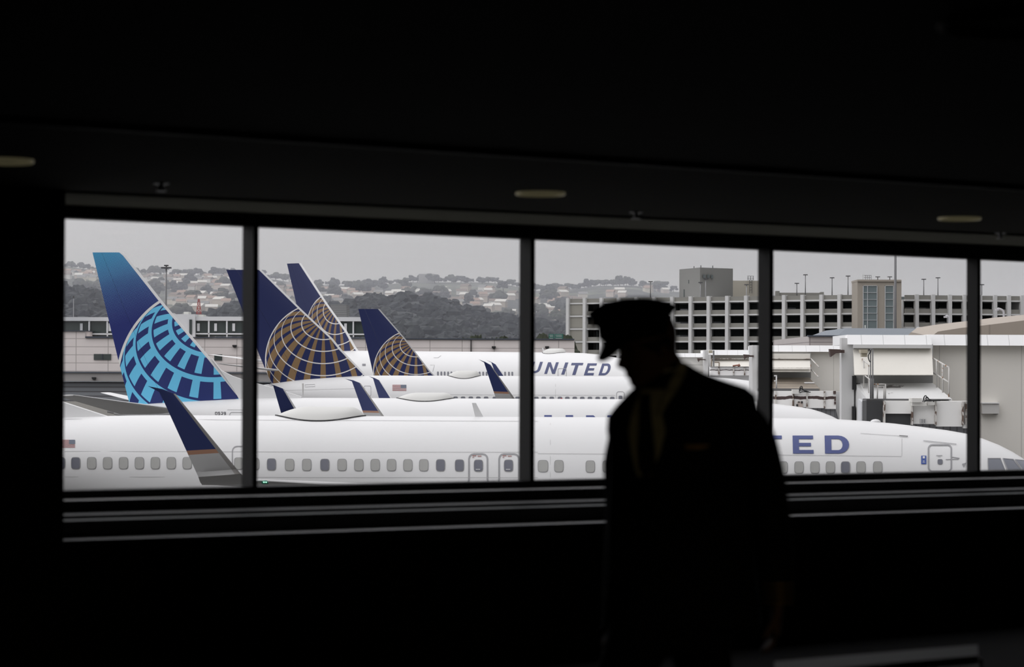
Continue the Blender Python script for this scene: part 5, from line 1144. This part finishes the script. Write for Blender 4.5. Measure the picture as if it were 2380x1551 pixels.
def tfront(x, y, e):            # a point on the chest, e metres in front of the cloth
    for r0, r1 in zip(TOR, TOR[1:]):
        if y <= r1[0]: break
    f = min(1, max(0, (y - r0[0]) / (r1[0] - r0[0]))); xl, xr, bb = (r0[i] + (r1[i] - r0[i]) * f for i in (1, 2, 3)); q = (x - (xl + xr) / 2) / ((xr - xl) / 2)
    return B3(x, y, .03 - bb * sqrt(max(0, 1 - q * q)) - e)
def chest(name, rows, m, e):    # rows: (y, xl, xr)
    vs = []; n = 6
    for i in range(len(rows) - 1):
        for k in range(5):
            f = k / 4
            y, xl, xr = (rows[i][j] + (rows[i + 1][j] - rows[i][j]) * f for j in range(3)); vs.append([tfront(xl + (xr - xl) * j / n, y, e) for j in range(n + 1)])
    b = MB(); b.add([p for r in vs for p in r], [(i * (n + 1) + j, i * (n + 1) + j + 1, (i + 1) * (n + 1) + j + 1, (i + 1) * (n + 1) + j) for i in range(len(vs) - 1) for j in range(n)])
    return b.build(name, m, man, o3, smooth=True)
chest('shirt_front', [(905, 1490, 1566), (960, 1466, 1534), (1000, 1458, 1542), (1050, 1464, 1530), (1105, 1478, 1508)], SHIRT, .006)
chest('tie', [(915, 1489, 1509), (932, 1488, 1508), (950, 1486, 1508), (1040, 1482, 1518), (1085, 1484, 1520), (1108, 1497, 1502)], TIE, .016)
cl = MB(); cr_ = []
for h, r_ in ((-.012, .070), (.028, .064)): cr_.append([HP(-.032, 0, -.005) + V((r_ * cos(2 * pi * k / 30), r_ * sin(2 * pi * k / 30), h - .012 * cos(2 * pi * k / 30) * -1)) for k in range(30)])
cl.loft(cr_, cap=False); cl.build('shirt_collar', SHIRT, man, o3, smooth=True)
chest('collar_point', [(842, 1579, 1598), (870, 1563, 1590), (905, 1545, 1570), (940, 1530, 1546), (962, 1527, 1530)], SHIRT, .014)
for rows in ([(862, 1598, 1612), (882, 1585, 1628), (920, 1562, 1614), (960, 1536, 1604), (1000, 1545, 1588), (1060, 1530, 1562), (1112, 1506, 1514)], [(925, 1466, 1474), (960, 1444, 1466), (1000, 1434, 1458), (1060, 1444, 1464), (1112, 1470, 1482)]): chest('lapel', rows, CLOTH, .012)
wb = chest('wing_badge', [(1032, 1588, 1640), (1036, 1584, 1642), (1041, 1590, 1622)], GOLD, .010); wb['label'] = 'dull gold winged badge on the breast'
for y in (1354, 1368, 1382, 1396):
    x = interp([(1310, 1799), (1398, 1803)], y); r_ = interp([(1310, 43), (1398, 37)], y) / SP; ce = B3(x, y, -.03); b = MB(); b.tube([ce + V((0, 0, .004)), ce - V((0, 0, .004))], r_ + .002, 24, cap=False); b.build('sleeve_stripe', GOLD, jacket, o3)
tr_m = MB()
tr_m.loft([tring(1425, 1408, 1718, .138, .97), tring(1480, 1412, 1712, .135, .97), tring(1520, 1430, 1705, .11, .95)])
for h, k, an in LEGS: tr_m.tube([h + V((0, 0, .03)), h.lerp(k, .5), k, k.lerp(an, .5), an + V((0, 0, -.02))], [.10, .092, .078, .072, .066], 20)
tr_m.build('trousers', CLOTH, man, o3, smooth=True, angle=60)
for h, k, an in LEGS:
    s_ = MB(); rings = []
    for f, wx, hz_ in ((.07, .028, .05), (.05, .042, .085), (-.02, .044, .09), (-.09, .048, .06), (-.16, .046, .045), (-.20, .030, .03)):
        rings.append([V((an.x + f, an.y, FLOOR)) + V((0, wx * cos(q_), hz_ * .5 + hz_ * .5 * sin(q_))) for q_ in [2 * pi * j / 14 for j in range(14)]])
    s_.loft(rings).build('shoe', LEATH, man, o3, smooth=True)
# cap
def cring(xf, yf, xb, yb, dep, n=44):
    a, c = B3(xf, yf), B3(xb, yb); ce = (a + c) / 2; ex = (a - c) / 2; return [ce + ex * cos(2 * pi * k / n) + V((0, dep * sin(2 * pi * k / n), 0)) for k in range(n)]
cp_ = MB(); cp_.loft([cring(1411, 804, 1559, 776, .079), cring(1391, 786, 1559, 760, .085), cring(1388, 762, 1557, 737, .088), cring(1371, 752, 1566, 726, .108), cring(1366.5, 734, 1579, 712.5, .124), cring(1368, 725, 1573, 709, .124), cring(1385, 712, 1556, 702, .108), cring(1412, 700, 1535, 695, .075), cring(1448, 693, 1505, 691, .034)])
cap = cp_.build('cap', CLOTH, man, o3, smooth=True, angle=80)
vb = cring(1404, 797, 1559, 770, .080, 72); vi = []; vo_ = []
for k in range(-14, 15):
    f = k / 14; p = vb[k % 72]; e = (1 - abs(f) ** 4.5); vi.append(p); vo_.append(p + V((B3(1387, 828).x - B3(1404, 797).x, -.012, B3(1387, 828).z - B3(1404, 797).z)) * e + V((0, .008 * f, -.004 - .015 * sin(pi * abs(f)))))
vm = MB(); nV = len(vi); vm.add(vi + vo_ + [p + V((.004, 0, -.004)) for p in vi] + [p + V((.004, 0, -.002)) for p in vo_], [(k, k + 1, nV + k + 1, nV + k) for k in range(nV - 1)] + [(2 * nV + k, 3 * nV + k, 3 * nV + k + 1, 2 * nV + k + 1) for k in range(nV - 1)] + [(nV + k, nV + k + 1, 3 * nV + k + 1, 3 * nV + k) for k in range(nV - 1)])
vm.build('visor', LEATH, cap, o3, smooth=True, angle=50)
b = MB(); b.lathe([(.022, 0), (.018, .006), (.006, .009)], n=14); bdg = b.build('cap_badge', GOLD, cap); bdg.location = B3(1378, 758, -.03) - o3; bdg.rotation_euler = (0, -pi / 2, 0)
hr = MB(); hr.loft([cring(1462, 806, 1561, 779, .082), cring(1475, 812, 1564, 800, .080), cring(1500, 820, 1562, 815, .066)], cap=False); hr.build('hair', HAIR, man, o3, smooth=True)
# ------------------------------------------------------------------ colour management and light paths
SC.view_settings.view_transform = 'Standard'; SC.view_settings.look = 'None'; SC.view_settings.gamma = 1; SC.view_settings.exposure = 0
SC.view_settings.use_curve_mapping = False
ld = bpy.data.lights.new('hall_light', 'AREA'); ld.energy = 14; ld.color = (1, .80, .45); ld.size = 1.2; lo = bpy.data.objects.new('hall_light', ld); COL.objects.link(lo); lo.location = (2.5, 2.5, CEIL - .03)
SC.cycles.max_bounces = 8; SC.cycles.diffuse_bounces = 4; SC.cycles.transparent_max_bounces = 12; SC.cycles.volume_bounces = 0
SC.cycles.use_denoising = True
SC.cycles.caustics_reflective = False; SC.cycles.caustics_refractive = False
